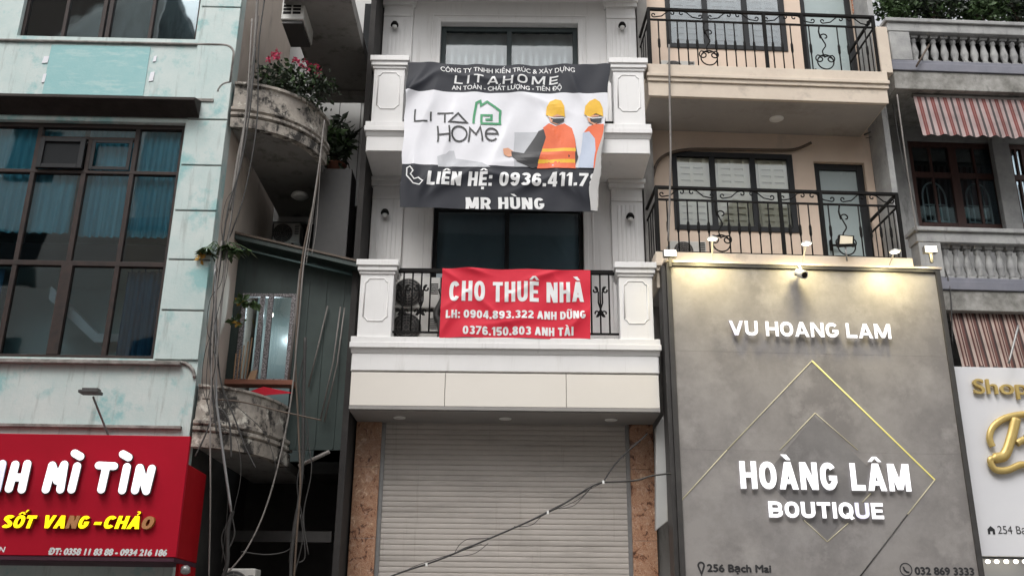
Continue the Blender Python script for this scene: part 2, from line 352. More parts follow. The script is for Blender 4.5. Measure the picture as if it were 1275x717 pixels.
        s.face([(u0, v, z0), (u0, v, z1), (u0, w, z1), (u0, w, z0)]); s.face([(u1, v, z0), (u1, w, z0), (u1, w, z1), (u1, v, z1)])
        s.face([(u0, v, z1), (u1, v, z1), (u1, w, z1), (u0, w, z1)])
        return s

BASE, FRM = {}, {}
def finish(name, mb, m, base, bevel=0.0):
    me = bpy.data.meshes.new(name); bm = mb.bm
    bmesh.ops.translate(bm, verts=bm.verts, vec=-Vector(base))
    bm.to_mesh(me); bm.free()
    for x in (m if isinstance(m, (list, tuple)) else [m]): me.materials.append(M[x] if isinstance(x, str) else x)
    o = bpy.data.objects.new(name, me); COL.objects.link(o)
    if bevel:
        b = o.modifiers.new("bevel", 'BEVEL'); b.width = bevel; b.segments = 2; b.limit_method = 'ANGLE'; b.angle_limit = R_(40)
    return o
def tag(o, label=None, cat=None, group=None, kind=None):
    if label: o['label'] = label
    if cat: o['category'] = cat
    if group: o['group'] = group
    if kind: o['kind'] = kind
def thing(name, label, cat, fr, base=(0, 0, 0), group=None):
    o = bpy.data.objects.new(name, None); COL.objects.link(o); o.empty_display_size = .2
    o.location = fr.at(*base); o.rotation_euler = (0, 0, fr.a); tag(o, label, cat, group)
    BASE[o.name] = Vector(base); FRM[o.name] = fr; return o
def part(name, mb, m, parent, bevel=0.0, label=None):
    o = finish(name, mb, m, BASE[parent.name], bevel); o.parent = parent; BASE[o.name] = BASE[parent.name]
    if label: o['label'] = label
    return o
def solo(name, mb, m, fr, label, cat, group=None, kind=None, bevel=0.0, base=None):
    if base is None:
        vs_ = [v.co for v in mb.bm.verts]
        base = (sum(v.x for v in vs_) / len(vs_), sum(v.y for v in vs_) / len(vs_), min(v.z for v in vs_))
    o = finish(name, mb, m, base, bevel); o.location = fr.at(*base); o.rotation_euler = (0, 0, fr.a); tag(o, label, cat, group, kind); return o
def copy_tree(o, parent=None):
    c = o.copy(); COL.objects.link(c); c.parent = parent
    for ch in list(o.children): copy_tree(ch, c)
    return c

def spline(pts, n=6):
    P = [Vector(p) for p in pts]; out = []
    for i in range(len(P) - 1):
        a, b, c, d = P[max(i - 1, 0)], P[i], P[i + 1], P[min(i + 2, len(P) - 1)]
        for k in range(n):
            t = k / n; out.append(.5 * ((2 * b) + (c - a) * t + (2 * a - 5 * b + 4 * c - d) * t * t + (3 * b - a - 3 * c + d) * t ** 3))
    out.append(P[-1]); return out

# ------------------------------------------------------------------ lettering
def glyphs(body, bold=0.0, shear=0.0, depth=0.0, res=6, spacing=1.0):
    cu = bpy.data.curves.new("text", 'FONT'); cu.body = body; cu.offset = bold; cu.shear = shear; cu.extrude = depth; cu.resolution_u = res; cu.space_character = spacing
    o = bpy.data.objects.new("text", cu); COL.objects.link(o)
    me = bpy.data.meshes.new_from_object(o.evaluated_get(bpy.context.evaluated_depsgraph_get()))
    vs_ = [tuple(v.co) for v in me.vertices]; fs = [tuple(p.vertices) for p in me.polygons]
    bpy.data.objects.remove(o); bpy.data.curves.remove(cu); bpy.data.meshes.remove(me); return vs_, fs
CAP = .70
def text_at(body, u0, u1, zb, zc, v, bold=0.0, shear=0.0, th=0.0, spacing=1.0, slope=0.0):
    """list of (u,v,z) verts and faces: text fitted between u0..u1, baseline zb, cap line zc; th = thickness towards the street"""
    vs_, fs = glyphs(body, bold, shear, 0.5 if th > 0 else 0.0, spacing=spacing)
    lo = min(p[0] for p in vs_); hi = max(p[0] for p in vs_); sx = (u1 - u0) / (hi - lo); sz = (zc - zb) / (CAP + 2 * bold)
    out = [(u0 + (p[0] - lo) * sx, v - (p[2] + .5) * th if th > 0 else v, zb + (p[1] + bold) * sz + slope * (p[0] - lo) * sx) for p in vs_]
    return out, fs
def add_geo(mb, geo):
    vv = [mb.bm.verts.new(p) for p in geo[0]]
    for f in geo[1]:
        try: mb.bm.faces.new([vv[i] for i in f])
        except ValueError: pass
    return mb
def islands(geo):
    """split lettering into letters (an accent stays with its letter)"""
    vs_, fs = geo; par = list(range(len(vs_)))
    def find(i):
        while par[i] != i: par[i] = par[par[i]]; i = par[i]
        return i
    pos = {}
    for i, p in enumerate(vs_):
        k = tuple(round(x, 5) for x in p)
        if k in pos: par[find(i)] = find(pos[k])
        else: pos[k] = i
    for f in fs:
        for i in f[1:]: par[find(i)] = find(f[0])
    g = {}
    for f in fs: g.setdefault(find(f[0]), []).append(f)
    items = []
    for fl in g.values():
        xs = [vs_[i][0] for f in fl for i in f]; items.append([min(xs), max(xs), fl])
    items.sort(key=lambda t: -(t[1] - t[0])); out = []
    for it in items:
        for o in out:
            ov = min(o[1], it[1]) - max(o[0], it[0])
            if ov > .45 * min(o[1] - o[0], it[1] - it[0]): o[2] += it[2]; break
        else: out.append(it)
    out.sort(key=lambda t: t[0]); return [(vs_, o[2]) for o in out]
def px_text(fr, v, body, x0, x1, yb, yt, **k):
    ub, zb = fr.P(x0, yb, v); u1, _ = fr.P(x1, yb, v); xm = (x0 + x1) / 2
    zm = fr.Z(xm, yb, v); zc = fr.Z(xm, yt, v)
    return text_at(body, ub, u1, zm, zc, v, **k)
def letters(parent, geo, m, alt=None):
    """each raised letter is a mesh of its own"""
    for i, g in enumerate(islands(geo)):
        mb = MB(); used = sorted({i_ for f in g[1] for i_ in f}); idx = {a: b for b, a in enumerate(used)}
        add_geo(mb, ([g[0][a] for a in used], [tuple(idx[a] for a in f) for f in g[1]]))
        part('letter', mb, (alt or {}).get(i, m), parent)
def lettering(parent, geo, m, name='lettering', heavy=0.0):
    mb = MB()
    for k in ((-1, 0, 1) if heavy else (0,)): add_geo(mb, ([(p[0] + k * heavy, p[1] - .0004 * k, p[2]) for p in geo[0]], geo[1]))
    if heavy:
        for k in (-1, 1): add_geo(mb, ([(p[0], p[1] - .0008 - .0004 * k, p[2] + k * heavy) for p in geo[0]], geo[1]))
    return part(name, mb, m, parent)

# ---- heavy block capitals built from strokes
def _arc(cx, cy, rx, ry, a0, a1, n=14, e=.86):
    o = []
    for k in range(n + 1):
        a = R_(a0 + (a1 - a0) * k / n); c, s_ = math.cos(a), math.sin(a)
        o.append((cx + rx * math.copysign(abs(c) ** e, c), cy + ry * math.copysign(abs(s_) ** e, s_)))
    return o
ACC = {'À': ('A', '`'), 'Ê': ('E', '^'), 'Â': ('A', '^'), 'Ũ': ('U', '~'), 'Ù': ('U', '`'), 'Ệ': ('E', '^.'), 'Ả': ('A', '?'), 'Ố': ('O', "^'")}
def glyph(ch, t, wd):
    """-> width, strokes [(pts, closed, weight)], polygons"""
    acc = ''
    if ch in ACC: ch, acc = ACC[ch]
    w = {'I': t, '.': t * 1.05, ':': t * 1.05, '-': .32, 'M': wd * 1.32, 'N': wd * 1.05, 'A': wd * 1.12, 'V': wd * 1.12, 'E': wd * .86, 'L': wd * .84, 'T': wd * .95, '1': wd * .62, 'O': wd * 1.02, 'Q': wd * 1.04, ' ': wd * .5}.get(ch, wd)
    x0, x1, y0, y1, cx = t / 2, w - t / 2, t / 2, 1 - t / 2, w / 2; S, G = [], []
    rx, ry = (w - t) / 2, (1 - t) / 2; st = lambda p, closed=False, k=1.0: S.append((p, closed, t * k)); h = .86
    if ch == 'I': st([(cx, 0), (cx, 1)])
    elif ch == 'H': st([(x0, 0), (x0, 1)]); st([(x1, 0), (x1, 1)]); st([(x0, .5), (x1, .5)], False, h)
    elif ch == 'L': st([(x0, 1), (x0, y0), (w, y0)])
    elif ch == 'T': st([(0, y1), (w, y1)], False, .95); st([(cx, 0), (cx, y1)])
    elif ch == 'E': st([(w, y1), (x0, y1), (x0, y0), (w, y0)], False, .98); st([(x0, .5), (w * .92, .5)], False, h)
    elif ch == 'N': st([(x0, 0), (x0, 1)]); st([(x1, 0), (x1, 1)]); G.append([(0, 1), (t * 1.15, 1), (w, 0), (w - t * 1.15, 0)])
    elif ch == 'M':
        st([(x0, 0), (x0, 1)], False, .95); st([(x1, 0), (x1, 1)], False, .95); q = t * .52; G.append([(0, 1), (t * 1.25, 1), (cx + q, .05), (cx - q, .05)]); G.append([(w - t * 1.25, 1), (w, 1), (cx + q, .05), (cx - q, .05)])
    elif ch == 'A': q = t * .58; G += [[(0, 0), (t * 1.05, 0), (cx + q, 1), (cx - q, 1)], [(w - t * 1.05, 0), (w, 0), (cx + q, 1), (cx - q, 1)], [(w * .2, .2), (w * .8, .2), (w * .73, .2 + t * .8), (w * .27, .2 + t * .8)]]
    elif ch == 'V': q = t * .58; G += [[(0, 1), (t * 1.05, 1), (cx + q, 0), (cx - q, 0)], [(w - t * 1.05, 1), (w, 1), (cx + q, 0), (cx - q, 0)]]
    elif ch in 'O0': st(_arc(cx, .5, rx, ry, 0, 360 - 360 / 29, 28), True)
    elif ch == 'Q': st(_arc(cx, .5, rx, ry, 0, 360 - 360 / 29, 28), True); G.append([(w * .5, .3), (w * .5 + t * .8, .38), (w + .04, .02), (w - t * .7, -.08)])
    elif ch == 'C': st(_arc(cx, .5, rx, ry, 38, 322, 22))
    elif ch == 'G': st(_arc(cx, .5, rx, ry, 40, 305, 22) + [(x1, .30), (x1, .46)]); st([(w * .52, .44), (w, .44)], False, .85)
    elif ch == 'U': st([(x0, 1), (x0, .4)] + _arc(cx, .36, rx, .36 - t / 2, 180, 360, 14) + [(x1, .4), (x1, 1)])
    elif ch == 'D': st([(x0, y0), (x0, y1)] + _arc(cx * .85, .5, x1 - cx * .85, ry, 90, -90, 16), True)
    elif ch in 'BR' or ch == 'P':
        k = .46 if ch == 'B' else .42; top = [(x0, k), (x0, y1)] + _arc(w * .5, (y1 + k) / 2, x1 - w * .5 - (.02 if ch == 'B' else 0), (y1 - k) / 2, 90, -90, 12); st(top, True, .95)
        if ch == 'B': st([(x0, y0), (x0, k + .03)] + _arc(w * .5, (y0 + k + .03) / 2, x1 - w * .5, (k + .03 - y0) / 2, 90, -90, 12), True, .95)
        else:
            st([(x0, 0), (x0, k)])
            if ch == 'R': G.append([(w * .36, k), (w * .36 + t * 1.1, k), (w + .02, 0), (w - t * 1.12, 0)])
    elif ch == 'S': st(_arc(cx, .735, rx, .265 - t / 2, 25, 190, 10) + _arc(cx, .5, rx * .5, .03, 150, 30, 2)[1:2] + list(reversed(_arc(cx, .27, rx, .27 - t / 2, -155, 40, 12))))
    elif ch == '1': st([(w - t / 2, 0), (w - t / 2, 1)]); G.append([(0, .70), (0, .82), (w - t, 1), (w - t * .4, 1), (w - t, .78)])
    elif ch == '2': st(_arc(cx, .68, rx, .32 - t / 2, 165, -25, 14) + [(x0 + .03, y0 + .06), (x0 + .02, y0), (w, y0)])
    elif ch == '3': st(_arc(cx, .735, rx * .96, .265 - t / 2, 160, -80, 14)); st(_arc(cx, .28, rx, .28 - t / 2, 80, -160, 14)); st([(cx - .06, .52), (cx + .08, .52)], False, .85)
    elif ch == '4': st([(w * .72, 0), (w * .72, 1)]); st([(0, .27), (w, .27)], False, .85); G.append([(0, .2), (t * .9, .27), (w * .72, 1), (w * .72 - t * .75, 1), (0, .36)])
    elif ch == '5': st([(w * .95, y1), (x0 + .03, y1), (x0, .53)] + _arc(cx, .32, rx, .32 - t / 2, 120, -155, 16))
    elif ch in '69':
        p = _arc(cx, .32, rx, .32 - t / 2, 0, 345, 22); q = _arc(cx, .5, rx, ry, 35, 195, 14) + [(x0, .32)]
        if ch == '9': p = [(w - a, 1 - b) for a, b in p]; q = [(w - a, 1 - b) for a, b in q]
        st(p, True); st(q)
    elif ch == '7': st([(0, y1), (w, y1)], False, .95); G.append([(w - t * 1.05, 1 - t), (w, 1 - t * .6), (w * .45, 0), (w * .45 - t * 1.1, 0)])
    elif ch == '8': st(_arc(cx, .745, rx * .92, .255 - t / 2, 0, 345, 22), True); st(_arc(cx, .275, rx, .275 - t / 2, 0, 345, 22), True)
    elif ch == '.': st([(cx, 0), (cx, t)])
    elif ch == ':': st([(cx, 0), (cx, t)]); st([(cx, .5), (cx, .5 + t)])
    elif ch == '-': st([(0, .42), (w, .42)], False, .9)
    for a in acc:
        if a == '`': G.append([(cx - .24, 1.27), (cx - .02, 1.27), (cx + .13, 1.07), (cx - .03, 1.07)])
        if a == '^': G += [[(cx - .26, 1.06), (cx - .11, 1.06), (cx + .06, 1.25), (cx - .08, 1.25)], [(cx + .26, 1.06), (cx + .11, 1.06), (cx - .06, 1.25), (cx + .08, 1.25)]]
        if a == "'": G.append([(cx + .16, 1.22), (cx + .26, 1.22), (cx + .38, 1.42), (cx + .22, 1.42)])
        if a == '~': S.append(([(cx - .24, 1.1), (cx - .12, 1.2), (cx + .1, 1.11), (cx + .24, 1.21)], False, .1))
        if a == '?': S.append((_arc(cx, 1.25, .09, .08, 150, -60, 8) + [(cx, 1.12), (cx, 1.05)], False, .08))
        if a == '.': S.append(([(cx, -.26), (cx, -.26 + t * .85)], False, t * .85))
    return w, S, G
def block(fr, v, body, x0, x1, yb, yt, t=.2, wd=.6, gap=.09, th=0.0, shear=0.0, space=.34):
    """-> [(char, MB)] block capitals fitted between photo pixels x0..x1, baseline yb, cap line yt; returns dark at material 1"""
    u0, _ = fr.P(x0, yb, v); u1, _ = fr.P(x1, yb, v); xm = (x0 + x1) / 2; zb, zc = fr.Z(xm, yb, v), fr.Z(xm, yt, v); H_ = zc - zb
    tot = 0; items = []
    for ch in body:
        if ch == ' ': tot += space; continue
        w, S, G = glyph(ch, t, wd); items.append((ch, tot, w, S, G)); tot += w + gap
    sx = (u1 - u0) / (tot - gap); out = []; dv = 0
    for ch, off, w, S, G in items:
        mb = MB(); T = lambda p, d: (u0 + (off + p[0] + shear * p[1]) * sx, v - d, zb + p[1] * H_)
        for pts, closed, wt in S:
            d = th + dv; dv = (dv + .00035) % .0028
            Pn = [Vector(p) for p in pts]; n = len(Pn); L, Q = [], []
            for i in range(n):
                a, b = (Pn[i - 1], Pn[(i + 1) % n]) if closed else (Pn[max(i - 1, 0)], Pn[min(i + 1, n - 1)])
                d1, d2 = Pn[i] - a, b - Pn[i]; d1 = d1.normalized() if d1.length > 1e-9 else d2.normalized(); d2 = d2.normalized() if d2.length > 1e-9 else d1
                n1, n2 = Vector((-d1.y, d1.x)), Vector((-d2.y, d2.x)); m_ = n1 + n2; m_ = m_.normalized() if m_.length > 1e-6 else n1; k = wt / 2 / max(.5, m_.dot(n1)); L.append(Pn[i] + m_ * k); Q.append(Pn[i] - m_ * k)
            for i in range(n if closed else n - 1):
                j = (i + 1) % n; mb.face([T(Q[i], d), T(Q[j], d), T(L[j], d), T(L[i], d)])
                if th: mb.face([T(Q[i], 0), T(Q[j], 0), T(Q[j], d), T(Q[i], d)], mi=1); mb.face([T(L[i], 0), T(L[j], 0), T(L[j], d), T(L[i], d)], mi=1)
            if th and not closed:
                for i in (0, n - 1): mb.face([T(Q[i], 0), T(L[i], 0), T(L[i], d), T(Q[i], d)], mi=1)
        for pts in G:
            d = th + dv; dv = (dv + .00035) % .0028
            mb.face([T(p, d) for p in pts])
            if th:
                for i in range(len(pts)): j = (i + 1) % len(pts); mb.face([T(pts[i], 0), T(pts[j], 0), T(pts[j], d), T(pts[i], d)], mi=1)
        out.append((ch, mb))
    return out
def join(lst):
    a = lst[0][1]
    for _, b in lst[1:]:
        me = bpy.data.meshes.new('tmp'); b.bm.to_mesh(me); b.bm.free(); a.bm.from_mesh(me); bpy.data.meshes.remove(me)
    return a

# ------------------------------------------------------------------ shared builders
def window(house, fr, u0, u1, z0, z1, v, cols=(), rows=(), fw=.06, m='frame', pane='g_dark', depth=.07, name='window', pane_v=.035):
    mb = MB(); mb.box(u0, u0 + fw, v, v + depth, z0, z1); mb.box(u1 - fw, u1, v, v + depth, z0, z1)
    mb.box(u0 + fw, u1 - fw, v, v + depth, z0, z0 + fw); mb.box(u0 + fw, u1 - fw, v, v + depth, z1 - fw, z1)
    for c in cols: mb.box(c - fw * .5, c + fw * .5, v + .004, v + depth - .004, z0 + fw, z1 - fw)
    for r in rows: mb.box(u0 + fw, u1 - fw, v + .008, v + depth - .008, r - fw * .5, r + fw * .5)
    w = part(name, mb, m, house, .004)
    p = MB(); p.box(u0 + fw * .6, u1 - fw * .6, v + pane_v, v + pane_v + .008, z0 + fw * .6, z1 - fw * .6); part('pane', p, pane, w); return w

def foliage(mb, c, r, n, size, long=1.0, up=0.0):
    """n small bent leaves in clumps through an ellipsoid"""
    cl = []
    for _ in range(max(3, n // 14)):
        while True:
            q = Vector((random.uniform(-1, 1), random.uniform(-1, 1), random.uniform(-1, 1)))
            if q.length < 1: break
        cl.append(Vector((q.x * r[0], q.y * r[1], q.z * r[2])))
    for _ in range(n):
        q = random.choice(cl) + Vector((random.gauss(0, r[0] * .17), random.gauss(0, r[1] * .17), random.gauss(0, r[2] * .17)))
        p = Vector(c) + q; s_ = size * random.uniform(.55, 1.3)
        d = Vector((random.gauss(0, 1), random.gauss(0, 1), random.gauss(up, .8))).normalized(); a = d.orthogonal().normalized()
        a = (Matrix.Rotation(random.uniform(0, 6.28), 3, d) @ a); nrm = d.cross(a)
        tip = p + d * s_ * long; mid = p + d * s_ * long * .5 + nrm * s_ * .12; w = a * s_ * .3
        vv = [mb.bm.verts.new(x) for x in (p, mid + w, tip, mid - w, mid - nrm * s_ * .1)]
        mb.bm.faces.new((vv[0], vv[1], vv[4])); mb.bm.faces.new((vv[1], vv[2], vv[4])); mb.bm.faces.new((vv[2], vv[3], vv[4])); mb.bm.faces.new((vv[3], vv[0], vv[4]))
    return mb

def ac_unit(fr, label, w=.82, h=.56, d=.3, group='air conditioner outdoor units', end=False):
    t = thing('air_conditioner', label, 'air conditioner', fr, (0, 0, 0), group)
    c = part('casing', MB().box(0, w, 0, d, 0.05, h), 'whiteplastic', t, .015)
    if end:                                           # seen on its louvred short end
        for k in range(2):
            g = MB()
            for q in range(8): g.box(w * (.08 + .42 * k), w * (.42 + .42 * k), -.006, .0, h * .22 + q * h * .09, h * .22 + q * h * .09 + h * .06)
            part('louvre', g, 'blackmetal', t)
        part('underside', MB().box(.02, w - .02, .03, d - .03, .0, .049), 'dark', t); return t
    g = MB(); cx, cz, r = w * .36, h * .53, h * .41
    g.lathe((cx, -.002, cz), [(r, .0), (r, -.012), (r * .2, -.02)], 28, 'y'); part('fan', g, 'fangrey', t)
    g = MB()
    for rr in (.97, .78, .58, .38, .2):
        g.tube([(cx + r * rr * math.cos(k * math.pi / 14), -.028, cz + r * rr * math.sin(k * math.pi / 14)) for k in range(29)], .004, 5)
    for k in range(8):
        a = k * math.pi / 4; g.tube([(cx + .03 * math.cos(a), -.03, cz + .03 * math.sin(a)), (cx + r * math.cos(a), -.024, cz + r * math.sin(a))], .004, 5)
    part('fan_grille', g, 'pvc', t)
    g = MB()
    for k in range(6): g.box(w * .80, w * .96, -.006, 0.0, h * .5 + k * .03, h * .5 + k * .03 + .012)
    part('louvre', g, 'blackmetal', t)
    g = MB()
    for x in (.1, w - .14): g.box(x, x + .04, .02, d - .02, 0, .05)
    part('foot', g, 'blackmetal', t); return t

def curl(c, r, a0, turns, n=14, sgn=1):
    return [(c[0] + r * (1 - .75 * k / n) * math.cos(a0 + sgn * turns * 2 * math.pi * k / n), c[1] + r * (1 - .75 * k / n) * math.sin(a0 + sgn * turns * 2 * math.pi * k / n)) for k in range(n + 1)]
def lift(pts, v): return [(p[0], v, p[1]) for p in pts]

# ================================================================== SETTING
g = MB(); g.face([(-300, -300, 0), (300, -300, 0), (300, 300, 0), (-300, 300, 0)])
o = finish('ground', g, 'asphalt', (0, 0, 0)); o['kind'] = 'structure'
g = MB(); g.box(-40, 40, 9.2, 12.15, .004, .15)
o = finish('pavement', g, 'pave', (0, 0, 0), .02); o['kind'] = 'structure'
g = MB(); g.box(-40, 40, -3.4, -.9, .004, .15)
o = finish('far_pavement', g, 'pave', (0, 0, 0), .02); o['kind'] = 'structure'

# ================================================================== houses across the street: they stand in the window reflections
FO = Frame((0, -3.6, 0), 180)
def opposite(u0, u1, hgt, m, label, setb):
    t = thing('opposite_house', label, 'house', FO, ((u0 + u1) / 2, setb, 0), 'houses across the street')
    holes = []; z = 4.6
    while z + 2.2 < hgt:
        n = 2
        for k in range(n): c = u0 + (u1 - u0) * (k + .5) / n; holes.append((c - .75, c + .75, z, z + 1.9))
        z += 3.5
    part('wall', MB().wall(u0, u1, 0, hgt, setb, .25, holes).box(u0, u1, setb + 6, setb + 6.2, 0, hgt), m, t)
    part('roof', MB().box(u0 - .05, u1 + .05, setb - .3, setb + 6.2, hgt, hgt + .25), 'shade', t)
    for h in holes: window(t, FO, *h, setb + .1, cols=((h[0] + h[1]) / 2,), fw=.07, m='frame', pane='roomdark')
opposite(-21, -15.6, 19.0, 'mint', 'mint house across the street, seen only in window reflections', 0)
opposite(-15.5, -9.6, 16.5, 'cladding', 'slim grey house across the street, seen only in window reflections', 0)
opposite(-9.5, -4.6, 13.0, 'beige', 'beige four storey house across the street, seen only in window reflections', 0)
opposite(-4.5, .9, 15.0, 'cream', 'cream house across the street, seen only in window reflections', .4)
opposite(1.0, 5.9, 11.0, 'white', 'low white house across the street, seen only in window reflections', 0)
opposite(6.0, 11.2, 13.5, 'beigeslab', 'sandy house across the street, seen only in window reflections', 0)
opposite(11.3, 24.5, 23.0, 'cream', 'broad pale block across the street, seen only in window reflections', .3)

# ================================================================== WHITE HOUSE (centre)
P = FC.P
UL, UR = -2.2, 2.035; UM = (UL + UR) / 2
VW = 1.0                                              # the wall stands 1 m behind the balcony front
house = thing('white_house', 'narrow new white house with a closed grey roller shutter and pedestal balconies', 'house', FC, (UM, 0, 0))
Z_SLAB = 5.60; ST = 3.39                              # balcony floor and storey height
w2 = (FC.U(538, 300, VW), FC.U(727, 300, VW), Z_SLAB + .02, 8.12)
w3 = (FC.U(548, 60, VW), FC.U(720, 60, VW), Z_SLAB + ST + .02, FC.Z(634, 29, VW))
g = MB(); g.wall(UL - .02, UR + .02, 4.6, 15.5, VW, .25, [w2, w3]); g.box(UL, UR, VW + 2.2, VW + 2.4, 0, 15.5); g.box(UL - .02, UL + .2, VW + .25, VW + 2.2, 0, 15.5); g.box(UR - .2, UR + .02, VW + .25, VW + 2.2, 0, 15.5)
for zz in (5.1, 8.5, 11.9): g.box(UL + .2, UR - .2, VW + .25, VW + 2.2, zz, zz + .3)
part('wall', g, 'white', house)
g = MB()
for a, b, c, d in (w2, w3):                           # raised plaster surround
    t = .07
    g.box(a - t, a, VW - .02, VW - .001, c, d + t); g.box(b, b + t, VW - .02, VW - .001, c, d + t); g.box(a, b, VW - .02, VW - .001, d, d + t)
    g.box(a - t - .09, a - t - .06, VW - .012, VW - .001, c, d + t + .09); g.box(b + t + .06, b + t + .09, VW - .012, VW - .001, c, d + t + .09); g.box(a - t - .06, b + t + .06, VW - .012, VW - .001, d + t + .06, d + t + .09)
part('window_surround', g, 'white', house, .006)
window(house, FC, *w2, VW + .12, cols=(FC.U(631, 300, VW),), fw=.07, m='frame', pane='g_dark')
window(house, FC, *w3, VW + .12, cols=(FC.U(634, 60, VW),), rows=(), fw=.085, m='frame3', pane='g_clear')
g = MB()
g.grid(lambda s, t: (w3[0] + (w3[1] - w3[0]) * s, VW + .32 + .012 * math.sin(s * 60), w3[2] + (w3[3] - w3[2]) * t), 90, 1)
solo('curtain', g, 'glass3', FC, 'pale grey blind drawn behind the topmost dark-framed window', 'blind')

part('fill_panel', MB().box(w2[0] - .1, w2[1] + .1, VW + .3, VW + .32, w2[2], w2[3] + .1), 'fillgrey', house)  # pale sheet added behind the glass so the window is less black
def central_floor(dz, rail_skip):
    z = Z_SLAB + dz
    g = MB(); g.box(UL - .02, UR + .02, .02, VW, z - .48, z - .02)
    g.box(UL - .01, UR + .01, 0, .02, z - .475, z - .235)
    g.profile([(-.005, z - .235), (-.045, z - .165), (.02, z - .165), (.02, z - .235)], UL - .03, UR + .03)
    g.box(UL - .05, UR + .05, -.065, .3, z - .165, z - .085); g.box(UL - .04, UR + .04, -.045, .3, z - .085, z)
    part('balcony', g, 'white', house, .006)
    zt = z + 1.145
    for s, (a, b) in enumerate(((-2.165, -1.69), (1.525, 2.0))):
        g = MB(); g.box(a, b, .0, .32, z, zt - .16)
        g.box(a - .02, b + .02, -.02, .34, zt - .205, zt - .16); g.box(a - .045, b + .045, -.045, .36, zt - .16, zt - .09); g.box(a - .065, b + .065, -.07, .38, zt - .09, zt - .0)
        q = MB(); i0, i1, j0, j1, c = a + .07, b - .07, z + .24, zt - .27, .06
        ol = [(i0, j0 + c), (i0 + c * .5, j0 + c * .8), (i0 + c, j0), (i1 - c, j0), (i1 - c * .5, j0 + c * .8), (i1, j0 + c), (i1, j1 - c), (i1 - c * .5, j1 - c * .8), (i1 - c, j1), (i0 + c, j1), (i0 + c * .5, j1 - c * .8), (i0, j1 - c)]
        pd = part('pedestal', g, 'white', house, .008)
        q.tube(lift(ol + ol[:1], 0.0), .011, 6); part('panel_moulding', q, 'white', pd)
    # pilasters on the wall behind
    zb, zc = z, z - .48 + ST
    for s, (a, b) in enumerate(((-2.215, -1.72), (1.545, 2.04))):
        g = MB(); g.box(a, b, VW - .07, VW - .001, zb, zc - .0)
        n = 5; w = (b - a - .16) / n
        for k in range(n): g.box(a + .08 + k * w + .012, a + .08 + (k + 1) * w - .012, VW - .082, VW - .0701, zb + .22, zc - .42)
        g.box(a, b, VW - .084, VW - .0701, zb + .02, zb + .16); g.box(a, b, VW - .088, VW - .0701, zc - .36, zc - .3)
        g.box(a - .03, b + .03, VW - .12, VW - .0001, zc - .14, zc - .06); g.box(a - .05, b + .05, VW - .16, VW - .0002, zc - .06, zc - .002)
        part('pilaster', g, 'white', house, .006)
    # iron railing
    a, b = -1.69, 1.525; top = FC.Z(634, 334) + dz; bot = FC.Z(634, 411) + dz; rv = .14
    g = MB(); g.box(a, b, rv - .03, rv + .03, top - .03, top + .03); g.box(a, b, rv - .012, rv + .012, bot - .015, bot + .015)
    rl = part('railing', g, 'blackmetal', house, .004); n = 25; u = a
    for k in range(1, n):
        u = a + (b - a) * k / n
        if rail_skip[0] < u < rail_skip[1]: continue
        part('baluster', MB().tube([(u, rv, bot), (u, rv, top - .03)], .012, 6), 'blackmetal', rl)
    for k in range(n // 2 - 0):
        c = a + (b - a) * (2 * k + 1.0) / n + .0
        if rail_skip[0] < c < rail_skip[1]: continue
        zh = (top + bot) / 2; hh = .16; sp = MB(); w = (b - a) / n
        for sg in (-1, 1):
            up = curl((c + sg * (w - .05), zh + hh + .03), .055, math.pi / 2 + (0 if sg > 0 else 0), .85, sgn=sg)
            lo_ = curl((c - sg * .06, zh - hh - .0), .055, -math.pi / 2, .85, sgn=sg)
            sp.tube(lift(list(reversed(up)) + [(c + sg * (w - .05) - sg * .05, zh + hh), (c + sg * .03, zh + .0), (c - sg * .0, zh - hh + .06)] + lo_, rv - .012), .012, 5)
        part('scroll', sp, 'blackmetal', rl)
central_floor(0, (-1.1, 1.05)); central_floor(ST, (-1.45, 1.35))
g = MB(); z = Z_SLAB + 2 * ST; g.box(UL - .02, UR + .02, .02, VW, z - .48, z); g.box(UL - .05, UR + .05, -.05, .02, z - .3, z); part('balcony', g, 'white', house, .006)

# fascia, soffit, shutter, marble
z1, z0 = 5.095, 4.63; seams = [UL - .01, FC.U(554, 485), FC.U(705, 485), UR + .005]
for k in range(3): part('fascia_panel', MB().box(seams[k] + .004, seams[k + 1] - .004, .0, .03, z0, z1), 'cream', house, .003)
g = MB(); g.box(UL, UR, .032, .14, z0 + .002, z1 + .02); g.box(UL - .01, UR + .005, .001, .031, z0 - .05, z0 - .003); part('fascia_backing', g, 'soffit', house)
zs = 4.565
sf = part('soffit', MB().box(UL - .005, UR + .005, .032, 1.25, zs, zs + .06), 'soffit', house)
for px in (497, 629, 761):
    u = FC.U(px, 524, .45); g = MB(); g.lathe((u, .45, zs - .012), [(.03, .004), (.085, .0), (.09, .012), (.05, .012)], 20); part('downlight', g, 'lampwhite', sf)
VS = .82
g = MB(); ua, ub = -1.815, 1.67; pitch = .0735; pr = []
nz = int(4.6 / pitch)
for k in range(nz + 1):
    zk = k * pitch
    pr += [(VS + .009, zk), (VS + .001, zk + .004), (VS - .002, zk + pitch * .3), (VS - .0025, zk + pitch * .65), (VS - .001, zk + pitch - .011), (VS + .009, zk + pitch - .006)]
for i in range(len(pr) - 1):
    (va, za), (vb, zb) = pr[i], pr[i + 1]
    g.face([(ua, va, za), (ub, va, za), (ub, vb, zb), (ua, vb, zb)])
part('roller_shutter', g, 'shutter', house)
for a, b in ((ua - .03, ua + .025), (ub - .025, ub + .03)): part('shutter_guide', MB().box(a, b, VS - .03, VS + .05, 0, 4.55), 'steel', house)
